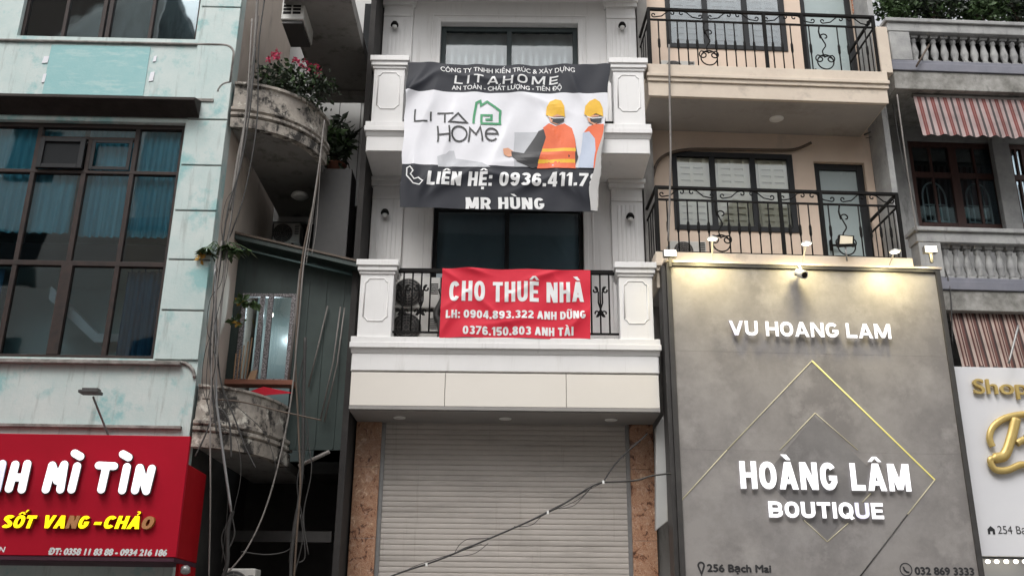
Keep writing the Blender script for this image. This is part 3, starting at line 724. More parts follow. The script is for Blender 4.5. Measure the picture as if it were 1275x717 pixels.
for a, b in ((UL - .005, ua - .03), (ub + .03, UR + .005)):
    g = MB()
    for zz in (0, .98, 1.96, 2.94, 3.92): g.box(a, b, VS - .07, VS + .3, zz + .002, min(zz + .978, 4.56))
    part('marble_pillar', g, 'marble', house, .003)
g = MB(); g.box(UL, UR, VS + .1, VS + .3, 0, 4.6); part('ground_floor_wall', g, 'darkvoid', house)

# wall lamps on the pilasters
def wall_lamp(px, py, label):
    v = VW - .09; u, z = P(px, py, v); t = thing('wall_lamp', label, 'wall lamp', FC, (u, v, z), 'wall lamps on the pilasters')
    part('bracket', MB().box(u - .03, u + .03, v - .012, v, z - .0, z + .09).box(u - .015, u + .015, v - .08, v - .012, z + .05, z + .08), 'lampwhite', t, .004)
    part('shade', MB().lathe((u, v - .085, z), [(.012, .085), (.04, .07), (.062, .03), (.066, .0), (.05, .0)], 18), 'blackmetal', t)
    part('bulb', MB().lathe((u, v - .085, z - .05), [(.01, 0), (.034, .012), (.042, .035), (.035, .06)], 16), 'lampwhite', t)
wall_lamp(492, 36, 'small black-hooded wall lamp on the upper left fluted pilaster beside the top window')
wall_lamp(774, 37, 'small black-hooded wall lamp on the upper right fluted pilaster beside the top window')
wall_lamp(480, 269, 'small black-hooded wall lamp on the lower left pilaster under the big banner')
wall_lamp(784, 274, 'small black-hooded wall lamp on the lower right pilaster under the big banner')

# air conditioners behind the railing
for i, (zz, lb) in enumerate(((6.16, 'upper of two stacked air conditioner units behind the white house railing'), (5.62, 'lower of two stacked air conditioner units behind the white house railing'))):
    ac_unit(FC.sub(-1.80, .5, zz), lb, .74, .53)
g = MB(); g.tube(spline([(-1.05, .45, 5.62), (-1.02, .42, 5.9), (-1.1, .45, 6.1), (-1.0, .5, 6.4), (-1.03, .6, 6.7)]), .05, 8)
g.tube(spline([(-.98, .45, 5.62), (-1.05, .4, 5.95), (-.96, .45, 6.15), (-1.06, .5, 6.5)]), .035, 8)
solo('pipe_bundle', g, 'cable', FC, 'black insulated pipe bundle beside the stacked air conditioners', 'pipe')

# ------------------------------------------------------------------ the two banners
def crease(u, z, lst):
    d = 0
    for cu, cz, ang, amp, wid, ln in lst:
        a = R_(ang); x = (u - cu) * math.cos(a) + (z - cz) * math.sin(a); y = -(u - cu) * math.sin(a) + (z - cz) * math.cos(a)
        f = math.exp(-(x / ln) ** 2); k = y / wid
        if abs(k) < 5: d -= 1.6 * amp * f * (math.exp(-abs(k)) if k > 0 else math.exp(-(k * .55) ** 2))
    return d
CR1 = [(-1.6, 9.5, 62, .030, .05, .35), (-1.45, 9.6, 40, .020, .04, .45), (-1.3, 9.2, 75, .014, .05, .5), (.95, 9.6, -70, .018, .05, .4), (.0, 9.75, 4, .018, .05, .5), (-.7, 9.78, -6, .014, .04, .35), (.4, 9.35, -25, .012, .06, .5),
       (-1.0, 8.7, 80, .012, .05, .6), (-.2, 8.6, 70, .012, .06, .5), (.55, 8.9, -62, .010, .06, .5), (-1.3, 7.95, 70, .032, .05, .22), (-1.05, 7.98, 55, .030, .05, .25), (-.85, 8.0, 35, .022, .05, .3), (-.1, 8.05, -12, .026, .05, .45), (.3, 7.95, 25, .022, .05, .3), (.75, 8.0, -55, .032, .05, .25), (.95, 7.9, -65, .026, .04, .25), (-1.5, 8.1, 85, .024, .05, .3), (.2, 8.35, 10, .012, .05, .5)]
CR2 = [(-.95, 6.6, -35, .016, .03, .22), (-.6, 6.62, -15, .018, .03, .25), (-.75, 6.2, 35, .014, .04, .3), (-.3, 6.05, -40, .014, .04, .35), (.1, 6.3, 30, .012, .04, .35), (.45, 6.55, 20, .016, .03, .3), (.8, 6.3, -50, .014, .04, .3), (.0, 5.85, 8, .012, .04, .5), (.9, 5.85, 45, .014, .04, .25), (-.9, 5.85, 60, .016, .04, .25)]
def fold1(c):
    u, v, z = c.x, c.y, c.z
    s = (u + 1.62) / 2.8; t = (9.98 - z) / 2.15
    d = .007 * math.sin(5.3 * u + 3.1 * z) + .004 * math.sin(13 * u - 6 * z + 1) + crease(u, z, CR1)
    sag = .045 * math.sin(math.pi * max(0, min(1, s))) * math.exp(-max(0, t) * 5)
    dz = -sag + .016 * math.sin(9.5 * u + .8) * math.exp(-((t - .1) / .2) ** 2) + .010 * math.sin(19 * u) * math.exp(-((t - .12) / .12) ** 2)
    du = .008 * math.sin(11 * z)
    return Vector((u + du, v + d, z + dz))
BV = -.13
c_tl, c_tr, c_bl, c_br = P(508, 77, BV), P(760, 80, BV), P(497, 258, BV), P(744, 264, BV)
banner = thing('banner', 'big charcoal and white banner with two hard-hatted workers hung across the upper balcony', 'banner', FC, (UM - .3, BV, 7.9))
def quad(s, t):
    a = Vector(c_tl).lerp(Vector(c_tr), s); b = Vector(c_bl).lerp(Vector(c_br), s); return a.lerp(b, t)
FOLD_T = .42
def ban_pt(s, t):
    lim = 1.0; v = BV
    edge = 1.0 + .075 * max(0, (t - FOLD_T) / (1 - FOLD_T)) ** .9 * (1 - .45 * max(0, (t - .85) / .15))
    s2 = s * (edge)
    q = quad(s2, t)
    over = s2 - lim
    if over > 0:
        q2 = quad(lim - over * .9, t); qa = quad(lim + .012 * math.sin(min(1, over / .03) * math.pi), t)
        q = Vector((q2.x, q2.y)); v = BV - .025 - .02 * min(1, over / .04)
    return fold1(Vector((q.x, v, q.y)))
def ban_mi(s, t):
    if s * (1.0 + .075 * max(0, (t - FOLD_T) / (1 - FOLD_T)) ** .9 * (1 - .45 * max(0, (t - .85) / .15))) > 1.0: return 2
    return 0 if t < .205 or t > .715 else 1
g = MB(); g.grid(lambda s, t: ban_pt(s, t), 160, 120, True, ban_mi)
cl = part('cloth', g, ['banblack', 'banwhite', 'banback'], banner)
RV = [BV - .006]
def stick(name, m, build):
    mb = MB(); build(mb, RV[0]); mb.cut(.05); mb.warp(fold1); RV[0] -= .0005
    return part(name, mb, m, banner)
PB = lambda x, y: P(x, y, BV)
def btxt(body, x0, x1, yb, yt, bold=.0, m='print_white', **k):
    stick('lettering', m, lambda mb, v: add_geo(mb, px_text(FC, v, body, x0, x1, yb, yt, bold=bold, **k)))
btxt('CÔNG TY TNHH KIẾN TRÚC & XÂY DỰNG', 548, 715, 89, 83, .006)
btxt('AN TOÀN - CHẤT LƯỢNG - TIẾN ĐỘ', 563, 700, 111.5, 106, .012)
for body_, x0_, x1_, yb_, yt_, t_, w_, g_ in (('LITAHOME', 566, 695, 103.5, 93.5, .18, .9, .38), ('LIÊN HỆ: 0936.411.78', 532, 746, 232, 215, .21, .58, .10), ('MR HÙNG', 579, 677, 260.5, 246, .21, .58, .1)):
    mb = join(block(FC, RV[0], body_, x0_, x1_, yb_, yt_, t_, w_, g_)); mb.cut(.03); mb.warp(fold1); part('lettering', mb, 'print_white', banner)
def strokes(lst, w, closed=False):
    def f(mb, v):
        for k, pts in enumerate(lst): mb.ribbon([PB(*p) for p in pts], w, v - .0004 * k, closed)
    return f
arc = lambda cx, cy, r, a0, a1, n=20: [(cx + r * math.cos(R_(a0 + (a1 - a0) * k / n)), cy + r * math.sin(R_(a0 + (a1 - a0) * k / n))) for k in range(n + 1)]
stick('logo_lettering', 'print_dark', strokes([[(517, 136), (517, 151), (533, 151)], [(537, 140), (537, 151)], [(545, 141.5), (565, 141.5)], [(554.5, 142.5), (554.5, 153)],
      [(545, 157), (545, 177)], [(559.5, 157), (559.5, 177)], [(546, 167.5), (558.5, 167.5)], arc(571.5, 167, 9.2, 0, 360),
      [(583, 177), (585, 160), (592, 168), (598, 158.5), (600.5, 176)], [(605, 166.5), (618.5, 166.5)] + arc(611.7, 167.5, 7.6, -5, -320, 18)], .026))
stick('logo_lettering', 'print_dark', strokes([[(560, 152.5), (571, 141.5), (582, 153)]], .026, True))
stick('logo', 'green', strokes([[(590, 154), (592.5, 128), (597.5, 125.5), (598.5, 131), (606, 126), (623, 138), (623, 154), (600, 154), (600, 143.5), (612.5, 143.5), (612.5, 149), (605, 149)]], .036))
stick('phone_icon', 'print_white', strokes([[(506, 210), (510, 208), (514, 214), (511, 218), (516, 224), (521, 222), (527, 227), (523, 231), (515, 229), (506, 219)]], .018, True))
def pl(*pts): return lambda mb, v: mb.poly([PB(*p) for p in pts], v)
# two workers seen from behind, printed flat
stick('drawing', 'print_grey', pl((640, 165), (690, 165), (690, 208), (640, 208)))
stick('drawing', 'print_grey', pl((545, 195), (556, 192), (560, 188), (566, 188), (568, 198), (600, 203), (610, 209), (545, 208)))
stick('drawing', 'skin', pl((627, 186), (633, 184.5), (639, 188), (639, 194), (634, 196), (628, 193)))
stick('drawing', 'print_dark', pl((637, 188.5), (653, 191), (670, 164), (678, 161), (682, 172), (678, 190), (672, 207), (662, 210), (644, 202), (638, 195)))
stick('drawing', 'print_dark', pl((709, 160), (714, 168), (720.5, 196), (715, 208), (708, 206)))
stick('drawing', 'orange', pl((676, 160), (684, 155), (692, 158), (703, 154), (712, 160), (717, 182), (716, 210.5), (668, 210), (675, 188), (679, 172)))
stick('drawing', 'yellow', lambda mb, v: (mb.poly([PB(*p) for p in ((676, 186), (717, 185), (717.5, 189), (675, 190))], v), mb.poly([PB(*p) for p in ((671, 199.5), (716, 199), (716, 203.5), (669.5, 204))], v)))
stick('drawing', 'skin', pl((682, 142), (701, 143), (702, 151), (694, 156), (686, 153)))
stick('drawing', 'print_dark', pl((686, 147), (703, 145), (703, 151), (695, 155), (688, 153)))
stick('drawing', 'yellow', pl((680, 144), (680, 134), (684, 127), (691, 124), (698, 126), (702, 133), (704, 146), (694, 143), (686, 147)))
stick('drawing', 'print_white', lambda mb, v: mb.ribbon([PB(*p) for p in ((683, 146), (690, 148), (703, 147))], .018, v))
stick('drawing', 'orange', pl((726, 166), (733, 158), (742, 155), (752, 155), (750, 185), (747, 210), (738, 210), (740, 185)))
stick('drawing', 'sleeve', pl((725, 166), (733, 164), (740, 173), (742, 188), (738, 210), (719, 209.5), (724, 190)))
stick('drawing', 'skin', pl((731, 144), (746, 144), (747, 151), (740, 156), (733, 152)))
stick('drawing', 'print_dark', pl((735, 147), (750, 145), (749, 152), (741, 154), (736, 152)))
stick('drawing', 'yellow', pl((727.5, 143), (728, 133), (733, 127), (740, 124), (746, 128), (750, 136), (751.5, 146), (742, 142), (734, 147)))
stick('drawing', 'print_white', lambda mb, v: mb.ribbon([PB(*p) for p in ((731, 146), (738, 148), (750, 147))], .018, v))
g = MB()
for s, t in ((0, 0), (.5, 0), (1, 0)):
    q = ban_pt(s, t); g.tube([(q.x, q.y - .004, q.z - .03), (q.x, .1, q.z + .06)], .006, 5)
part('tie_string', g, 'print_dark', banner)

def fold2(c):
    u, v, z = c.x, c.y, c.z
    d = .005 * math.sin(7 * u + 5 * z) + .004 * math.sin(6 * u - 13 * z) + crease(u, z, CR2)
    s = (u + 1.0) / 2.1
    return Vector((u, v + d - .01, z + .008 * math.sin(8 * u)))
BV2 = -.035
q_tl, q_tr, q_bl, q_br = [Vector(P(x, y, BV2)) for x, y in ((551, 334), (735, 337), (547, 420), (735, 422.5))]
ban2 = thing('banner', 'red rental banner with white lettering tied to the black balcony railing', 'banner', FC, (UM, BV2, 5.6))
def q2(s, t): return q_tl.lerp(q_tr, s).lerp(q_bl.lerp(q_br, s), t)
g = MB(); g.grid(lambda s, t: fold2(Vector((q2(s, t).x, BV2, q2(s, t).y))), 120, 60); part('cloth', g, 'redcloth', ban2)
for body, x0, x1, yb, yt, t_, w_ in (('CHO THUÊ NHÀ', 559, 727, 376, 351, .195, .54), ('LH: 0904.893.322 ANH DŨNG', 555, 729, 397, 387, .225, .62), ('0376.150.803 ANH TÀI', 576, 714, 417.5, 407, .225, .62)):
    mb = join(block(FC, BV2 - .006, body, x0, x1, yb, yt, t_, w_, .10, space=.3)); mb.cut(.03); mb.warp(fold2); part('lettering', mb, 'print_white', ban2)

# ================================================================== MINT HOUSE (left)
P = FL.P
ULR = -4.015                                         # its right-hand edge
mh = thing('mint_house', 'weathered mint green house with tall brown-framed windows above the red sign', 'house', FL, (-6.5, 0, 0))
big = (-8.6, FL.U(231, 155), FL.Z(150, 446), FL.Z(170, 152))
upw = (FL.U(22, 40), FL.U(246, 30), FL.Z(130, 47), 11.6)
g = MB(); g.wall(-9.6, ULR, 2.2, 12.5, 0, .22, [big, upw]); part('wall', g, 'mint', mh)
part('side_wall', MB().box(ULR - .22, ULR, .222, 3.2, 3.95, 12.5), 'oldbeige', mh)
part('alley_wall', MB().box(ULR - .22, ULR, .222, 3.2, 0, 3.948), 'darkvoid', mh)  # lower side wall, coloured near-black in place of alley shade
part('side_wall', MB().box(-9.6, -9.4, .222, 3.2, 0, 12.5), 'oldbeige', mh)
part('rear_wall', MB().box(-9.4, ULR - .22, 3.0, 3.2, 0, 12.5), 'room', mh)
g = MB(); g.box(-9.4, ULR - .24, .24, 3.0, FL.Z(100, 330) + .02, FL.Z(100, 330) + .35); g.box(-9.4, ULR - .24, .24, 3.0, big[3] + .15, big[3] + .4); g.box(-9.4, ULR - .24, .24, 3.0, 4.6, 4.75); part('floor_slab', g, 'room', mh)
# pilaster blocks with mortar grooves
zs_ = [12.4] + [FL.Z(250, y) for y in (10, 150, 207, 263.5, 324.5, 387.5)] + [big[2] - .02]
ua = big[1] + .025
for k in range(len(zs_) - 1):
    if k: part('mortar_joint', MB().box(ua, ULR - .004, -.008, -.002, zs_[k] - .013, zs_[k] + .013), 'groove', mh)
    part('plaster_block', MB().box(ua if k > 0 else upw[1] + .03, ULR - .0, -.03, -.001, zs_[k + 1] + .012, zs_[k] - .012), 'mint', mh, .006)
# spandrels with scalloped corners
def spandrel(zt, zb, teal=None):
    r = .16; e = ULR - .02
    ol = [(-9.6, zt), (e - r, zt)] + [(e - r * (1 - math.sin(R_(a))) - .0, zt - r * (1 - math.cos(R_(a)))) for a in (15, 30, 45, 60, 75, 88)]
    ol2 = [(e - r * .9, zb + r)] + [(e - r - .05 - .02 * 0 - r * .0 + .0, zb)] + [(-9.6, zb)]
    pts = ol + [(e, zb + r + .14)]
    g = MB(); g.tube([(p[0], -.02, p[1]) for p in pts], .022, 6); g.tube([(e, -.02, zb + r + .14)] + [(e - r * math.sin(R_(a)), -.02, zb + .14 + r * math.cos(R_(a))) for a in (15, 35, 55, 75, 90)], .018, 6)
    g.box(-9.6, e - r - .04, -.05, -.001, zb - .03, zb + .015)
    part('moulding', g, 'lip', mh)
    if teal:
        for px_, py_, w_, h_ in ((57, 75, .09, .12), (55, 98, .05, .15), (193, 74, .05, .10), (189, 96, .07, .16)):
            u_, z_ = FL.P(px_, py_); part('paper_scrap', MB().prism([(u_ - w_ / 2, z_ - h_ / 2), (u_ + w_ * .4, z_ - h_ * .42), (u_ + w_ / 2, z_ + h_ / 2), (u_ - w_ * .3, z_ + h_ * .44)], -.012, -.004), 'banwhite', mh)
        part('painted_patch', MB().box(teal[0], teal[1], -.008, -.002, zb + .06, zt - .05), 'teal', mh)
spandrel(FL.Z(130, 54), FL.Z(130, 123.5), (FL.U(58, 90), FL.U(183, 90)))
g = MB(); z = FL.Z(100, 449.5); g.box(-9.6, ULR - .2, -.09, -.001, z - .05, z); part('sill', g, 'lip', mh, .008)
g = MB(); e = ULR - .02; g.tube([(e - .2 + .2 * math.sin(R_(a)), -.02, z - .2 + .2 * math.cos(R_(a))) for a in (0, 20, 40, 60, 80, 90)] , .022, 6); part('moulding', g, 'lip', mh)
zt_, zb_ = FL.Z(100, 530), FL.Z(100, 539)
g = MB(); g.box(-9.6, ULR - .1, -.06, -.001, zt_ - .03, zt_ + .01); part('moulding', g, 'lip', mh, .006)
# dark rain hood over the big window
g = MB(); za, zb = FL.Z(100, 131), FL.Z(100, 146); ue = FL.U(243, 140, -.22)
g.profile([(-.0, za + .10), (-.30, za - .01), (-.31, za - .06), (-.02, zb + .0)], -9.6, ue); part('rain_hood', g, 'hood', mh, .01)
# big window: mullions measured off the facade
GV = .08
ur, ucl, ub_, uc_ = FL.U(203, 328, GV), FL.U(18, 328, GV), FL.U(84, 328, GV), FL.U(146, 328, GV)
zr1, zr2 = FL.Z(120, 214, GV), FL.Z(120, 328, GV)
fw = .065; Zt, Zb = big[3], big[2]
mb = MB(); mb.box(big[0], big[1], GV, GV + .09, Zt - fw, Zt); mb.box(big[0], big[1], GV, GV + .09, Zb, Zb + .06)
mb.box(big[1] - fw, big[1], GV, GV + .09, Zb + .06, Zt - fw)
for z_, h_ in ((zr1, .05), (zr2, .07)): mb.box(big[0], big[1] - fw, GV + .003, GV + .085, z_ - h_ / 2, z_ + h_ / 2)
pit = uc_ - ub_
for k, u in enumerate((uc_, ucl, ucl - pit, ucl - 2 * pit, ucl - 3 * pit)): mb.box(u - fw / 2, u + fw / 2, GV + .006, GV + .088, Zb + .06, Zt - fw)
mb.box(ub_ - .035, ub_ + .035, GV + .006, GV + .088, zr2 + .035, zr1 - .025); mb.box(ub_ - .075, ub_ + .075, GV - .006, GV + .088, Zb + .06, zr2 - .035)
# transom and its two little casements
zt1 = FL.Z(120, 172, GV); mb.box(ucl + fw / 2, uc_ - fw / 2, GV + .006, GV + .085, zt1 - .02, zt1 + .02)
um = (ucl + uc_) / 2 + .04; mb.box(um - .03, um + .03, GV + .008, GV + .08, zr1, zt1 - .02)
bw = part('window', mb, 'brownframe', mh, .005)
part('pane', MB().box(big[0], big[1] - .02, GV + .04, GV + .048, Zb + .03, Zt - .03), 'g_dark', bw)
g = MB(); a, b, c, d = ucl + .05, um - .04, zr1 + .03, zt1 - .03
for q in ((a, a + .07, c, d), (b - .07, b, c, d), (a + .07, b - .07, c, c + .06), (a + .07, b - .07, d - .06, d)): g.box(q[0], q[1], GV - .05, GV + .0, q[2], q[3])
cs = part('casement', g, 'frame', bw, .005); part('casement_pane', MB().box(a + .06, b - .06, GV - .02, GV - .014, c + .05, d - .05), 'roomdark', bw)
g = MB(); a, b = um + .04, uc_ - .04
for q in ((a, a + .05, c, d), (b - .05, b, c, d), (a + .05, b - .05, c, c + .05), (a + .05, b - .05, d - .05, d)): g.box(q[0], q[1], GV - .014, GV + .002, q[2], q[3])
part('casement', g, 'frame', bw, .004)
part('spandrel_band', MB().box(big[0], big[1] - fw, GV + .06, GV + .075, zr2 + .04, FL.Z(120, 302, GV)), 'roomdark', bw)
# upper window
uf = MB(); cols = [FL.U(x, 30, GV) for x in (80, 188)]; cm = FL.U(131, 30, GV)
uf.box(upw[0], upw[1], GV, GV + .09, upw[2], upw[2] + .04); uf.box(upw[0], upw[0] + .05, GV, GV + .09, upw[2] + .04, upw[3]); uf.box(upw[1] - .05, upw[1], GV, GV + .09, upw[2] + .04, upw[3])
for c_ in cols: uf.box(c_ - .025, c_ + .025, GV + .005, GV + .08, upw[2] + .04, upw[3])
uf.box(cm - .075, cm - .015, GV + .002, GV + .08, upw[2] + .04, upw[3]); uf.box(cm + .015, cm + .075, GV + .002, GV + .08, upw[2] + .04, upw[3])
w_ = part('window', uf, 'brownframe', mh, .005)
part('pane', MB().box(upw[0] + .03, upw[1] - .03, GV + .04, GV + .048, upw[2] + .02, upw[3]), 'g_dark', w_)
part('blind', MB().box(upw[0], upw[1], GV + .2, GV + .21, upw[2], upw[3]), 'shade', w_)
part('fill_panel', MB().box(-9.3, ULR - .24, 1.0, 1.05, Zb - .1, zr2 + .0), 'room', mh)  # pale sheet added near the glass to brighten the lower panes
# what hangs and stands inside
def curtain(u0, u1, z0, z1, v, m, label, waves):
    g = MB(); g.grid(lambda s, t: (u0 + (u1 - u0) * s, v + .03 * math.sin(s * waves * 6.283) + .012 * math.sin(s * waves * 15.1 + t), z0 + (z1 - z0) * t), int(waves * 10), 4)
    solo('curtain', g, m, FL, label, 'curtain')
curtain(-8.6, FL.U(100, 260, .5), FL.Z(120, 300, .5), Zt, .25, 'curtain', 'teal curtain behind the upper left panes of the brown-framed window', 18)
curtain(FL.U(106, 260, .5), big[1] - .02, FL.Z(120, 303, .5), Zt, .26, 'curtain', 'teal curtain behind the upper right panes of the brown-framed window', 14)
curtain(FL.U(160, 390, .5), big[1] - .06, Zb, zr2, .27, 'navy', 'navy curtain gathered at the lower right pane of the brown-framed window', 6)
curtain(-8.6, FL.U(8, 390, .5), Zb, zr2, .27, 'navy', 'navy curtain gathered at the lower left pane of the brown-framed window', 9)
g = MB(); s0 = FL.p3(88, 384, .35); s1 = FL.p3(122, 416, .35)
g.prism([(s0[0] - .3, s0[2] + .3), (s1[0], s1[2]), (s1[0] + .55, s1[2]), (s1[0] + .55, s1[2] - .1), (s1[0] - .02, s1[2] - .12), (s0[0] - .3, s0[2] + .12)], .32, .8)
solo('staircase', g, 'white', FL, 'white sloping stair flight seen inside through the brown-framed window', 'staircase')

# sign lamp on its arm
t = thing('sign_lamp', 'small flat floodlight on a thin leaning arm above the red sign', 'lamp', FL, FL.p3(135, 541, -.1))
a = FL.p3(135, 542, -.15); b = FL.p3(116, 494, -.62)
part('arm', MB().tube([a, b], .014, 8), 'steel', t)
h = FL.p3(114, 490, -.66); g = MB(); g.box(h[0] - .13, h[0] + .11, h[1] - .09, h[1] + .07, h[2] - .005, h[2] + .03); g.box(h[0] - .1, h[0] + .09, h[1] - .06, h[1] + .05, h[2] + .03, h[2] + .06); part('lamp_head', g, 'dark', t, .006)

# red shop sign
SV = -1.0
sg = thing('shop_sign', 'deep red box sign with glowing white and yellow letters on the mint house', 'sign', FL, (-5.5, SV, 2.4))
su = FL.U(237, 543, SV); sz1, sz0 = FL.Z(120, 541, SV), FL.Z(120, 692, SV)
part('panel', MB().box(-9, su, SV, SV + .06, sz0, sz1), 'red', sg, .006)
g = MB(); zc_ = FL.Z(237, 577, SV + .1)
g.prism([(-9, sz0 - .0), (su - .02, sz0), (su - .02, zc_), (-9, zc_)], SV + .061, -.1)
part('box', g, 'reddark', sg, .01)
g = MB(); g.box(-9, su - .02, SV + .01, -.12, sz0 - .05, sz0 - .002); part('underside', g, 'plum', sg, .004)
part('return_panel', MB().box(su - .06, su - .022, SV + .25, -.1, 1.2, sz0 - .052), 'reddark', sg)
g = MB(); c = FL.p3(231, 709, SV + .15); g.lathe((c[0], c[1], c[2]), [(.02, .05), (.05, .03), (.055, -.03), (.02, -.05)], 14); part('socket', g, 'steel', sg)
# plump rounded letters
def plump(strk, m, parent=sg, r=.043, v=SV - .08):
    mb = MB()
    for s_ in strk:
        pts = [FL.p3(x, y, v) for x, y in s_]
        d0 = (Vector(pts[0]) - Vector(pts[1])).normalized(); d1 = (Vector(pts[-1]) - Vector(pts[-2])).normalized()
        n_ = 4; P3 = []; rr = []
        for k in range(n_): a_ = k / n_ * math.pi / 2; P3.append(Vector(pts[0]) + d0 * r * math.cos(a_)); rr.append(max(.004, r * math.sin(a_)))
        for p_ in pts: P3.append(Vector(p_)); rr.append(r)
        for k in range(n_ - 1, -1, -1): a_ = k / n_ * math.pi / 2; P3.append(Vector(pts[-1]) + d1 * r * math.cos(a_)); rr.append(max(.004, r * math.sin(a_)))
        mb.tube(P3, rr, 14, True, .75)
    l_ = part('letter', mb, m, parent); bk = MB()
    for s_ in strk:
        pts = [Vector(FL.p3(x + .8, y + .9, v + .04)) for x, y in s_]; d0 = (pts[0] - pts[1]).normalized(); d1 = (pts[-1] - pts[-2]).normalized()
        bk.tube([pts[0] + d0 * r * 1.1, pts[0] + d0 * r * .8] + pts + [pts[-1] + d1 * r * .8, pts[-1] + d1 * r * 1.1], [r * .5, r * .95] + [r * 1.2] * len(pts) + [r * .95, r * .5], 14, True, .45)
    part('letter_side', bk, 'dark', l_)  # dark offset copy paints the letter's return and its shadow
plump([[(-22, 609), (-15, 579)], [(-15, 579), (-4, 609)], [(-4, 609), (3, 577)]], 'unlit_white')
plump([[(11, 608), (19, 578)], [(27, 609), (34, 577)], [(15, 594), (30, 594)]], 'lit_white')
plump([[(57, 609), (65, 579)], [(65, 579), (71, 598)], [(71, 598), (80, 578)], [(80, 578), (75, 609)]], 'lit_white')
plump([[(89, 609), (96, 580)], [(93, 564), (100, 568)]], 'lit_white')
plump([[(123, 579), (142, 580)], [(132, 582), (126, 609)]], 'lit_white')
plump([[(152, 610), (158, 581)], [(153, 565), (160, 569)]], 'lit_white')
plump([[(168, 610), (174, 582)], [(174, 582), (182, 611)], [(182, 611), (189, 583)]], 'lit_white')
for body, x0, x1, dim in (('SỐT', 3, 43, ()), ('VANG', 53, 110, (2,)), ('-', 116, 125, ()), ('CHẢO', 129, 190, (3,))):
    for k, (ch, mb) in enumerate(block(FL, SV - .003, body, x0, x1, 657.5 + x0 * .008, 641.5 + x0 * .008, .25, .70, .06, .05, .2)):
        part('letter', mb, ['amber' if k in dim else 'lit_yellow', 'amberside'], sg)
lettering(sg, px_text(FL, SV - .003, 'ĐT: 0358 11 83 88 - 0934 216 186', 60, 207, 690.5, 683, shear=.15), 'print_white', heavy=.006)
lettering(sg, px_text(FL, SV - .003, 'N', -2, 6, 687, 680, bold=.03, shear=.15), 'print_white')

# ================================================================== GAP HOUSE between mint and white
P = FG.P
gh = thing('gap_house', 'narrow dark old house with mouldy curved balconies squeezed beside the mint house', 'house', FG, (-3.1, 1.5, 0))
GX = -4.0
def curved(cx, cy, rx, ry, prof, n=28, thick=.1):
    """quarter-round parapet: prof (offset, z) swept round the quarter ellipse"""
    mb = MB(); rings = []
    for k in range(n + 1):
        a = math.pi / 2 * k / n; nx, ny = math.sin(a), -math.cos(a)
        rings.append([mb.bm.verts.new((cx + (rx + o_) * nx, cy + (ry + o_) * ny, z_)) for o_, z_ in prof])
    for k in range(n):
        for j in range(len(prof)):
            i = (j + 1) % len(prof); f = mb.bm.faces.new((rings[k][j], rings[k + 1][j], rings[k + 1][i], rings[k][i])); f.smooth = False
    return mb
def curved_slab(mb, cx, cy, rx, ry, z0, z1, n=28):
    ring = [(cx + rx * math.sin(math.pi / 2 * k / n), cy - ry * math.cos(math.pi / 2 * k / n)) for k in range(n + 1)] + [(cx + rx, 3.2), (cx, 3.2)]
    a = [mb.bm.verts.new((x, y, z0)) for x, y in ring]; b = [mb.bm.verts.new((x, y, z1)) for x, y in ring]
    mb.bm.faces.new(list(reversed(a))); mb.bm.faces.new(b)
    for i in range(len(a)):
        j = (i + 1) % len(a); mb.bm.faces.new((a[i], a[j], b[j], b[i]))
    return mb
zt, zb = 9.08, 8.36
prof = [(-.1, zb), (.02, zb), (.03, zb + .14), (.0, zb + .16), (.05, zb + .18), (.05, zb + .22), (.02, zb + .235), (.06, zb + .26), (.06, zb + .30), (.0, zb + .32), (-.01, zt - .05), (.03, zt - .04), (.03, zt), (-.1, zt)]
b1 = curved(GX + .02, 1.2, 1.13, 1.15, prof); part('curved_balcony', b1, 'concrete', gh)
s1 = MB(); curved_slab(s1, GX + .02, 1.2, 1.05, 1.07, zb + .03, zb + .16); part('balcony_floor', s1, 'shade', gh)
zt, zb = 4.66, 3.86
prof = [(-.1, zb), (.02, zb), (.03, zb + .17), (.0, zb + .19), (.05, zb + .21), (.05, zb + .25), (.02, zb + .265), (.06, zb + .29), (.06, zb + .33), (.0, zb + .35), (-.01, zt - .04), (.02, zt - .03), (.02, zt), (-.1, zt)]
b2 = curved(GX + .02, 1.55, .88, 1.5, prof); part('curved_balcony', b2, 'concrete', gh)
s2 = MB(); curved_slab(s2, GX + .02, 1.55, .80, 1.42, zb + .03, zb + .16); part('balcony_floor', s2, 'shade', gh)
zsof = 10.5
g = MB(); g.box(-5.2, -1.6, 3.2, 3.35, 8.3, 14.5); part('rear_wall', g, 'cladding', gh)
g = MB()
for x in (-3.5, -3.1, -2.72): g.box(x, x + .012, 3.19, 3.2, 8.4, 12.5)
part('cladding_joint', g, 'dark', gh)
part('rear_wall', MB().box(-5.2, -1.6, 3.3, 3.45, 0, 8.3), 'darkvoid', gh)  # lower rear wall, recess shade put into its near-black colour
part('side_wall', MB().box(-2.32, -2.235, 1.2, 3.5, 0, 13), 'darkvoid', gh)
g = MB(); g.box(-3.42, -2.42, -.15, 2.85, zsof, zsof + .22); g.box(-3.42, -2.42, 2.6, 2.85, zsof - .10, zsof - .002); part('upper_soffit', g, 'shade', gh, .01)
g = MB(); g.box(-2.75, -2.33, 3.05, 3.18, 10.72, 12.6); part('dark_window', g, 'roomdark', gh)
g = MB(); g.box(-2.9, -2.33, 2.3, 3.29, 3.9, 8.2); part('fill_panel', g, 'darkvoid', gh)  # near-black block, its colour stands in for the recess shade
g = MB(); g.box(-3.95, -2.5, 2.0, 2.2, 2.9, 3.05); part('door_beam', g, 'dark', gh)
part('ceiling_lamp', MB().lathe(FG.p3(373, 246, 1.9), [(.12, .06), (.14, .02), (.10, -.01), (.02, -.02)], 20), 'lampwhite', gh)
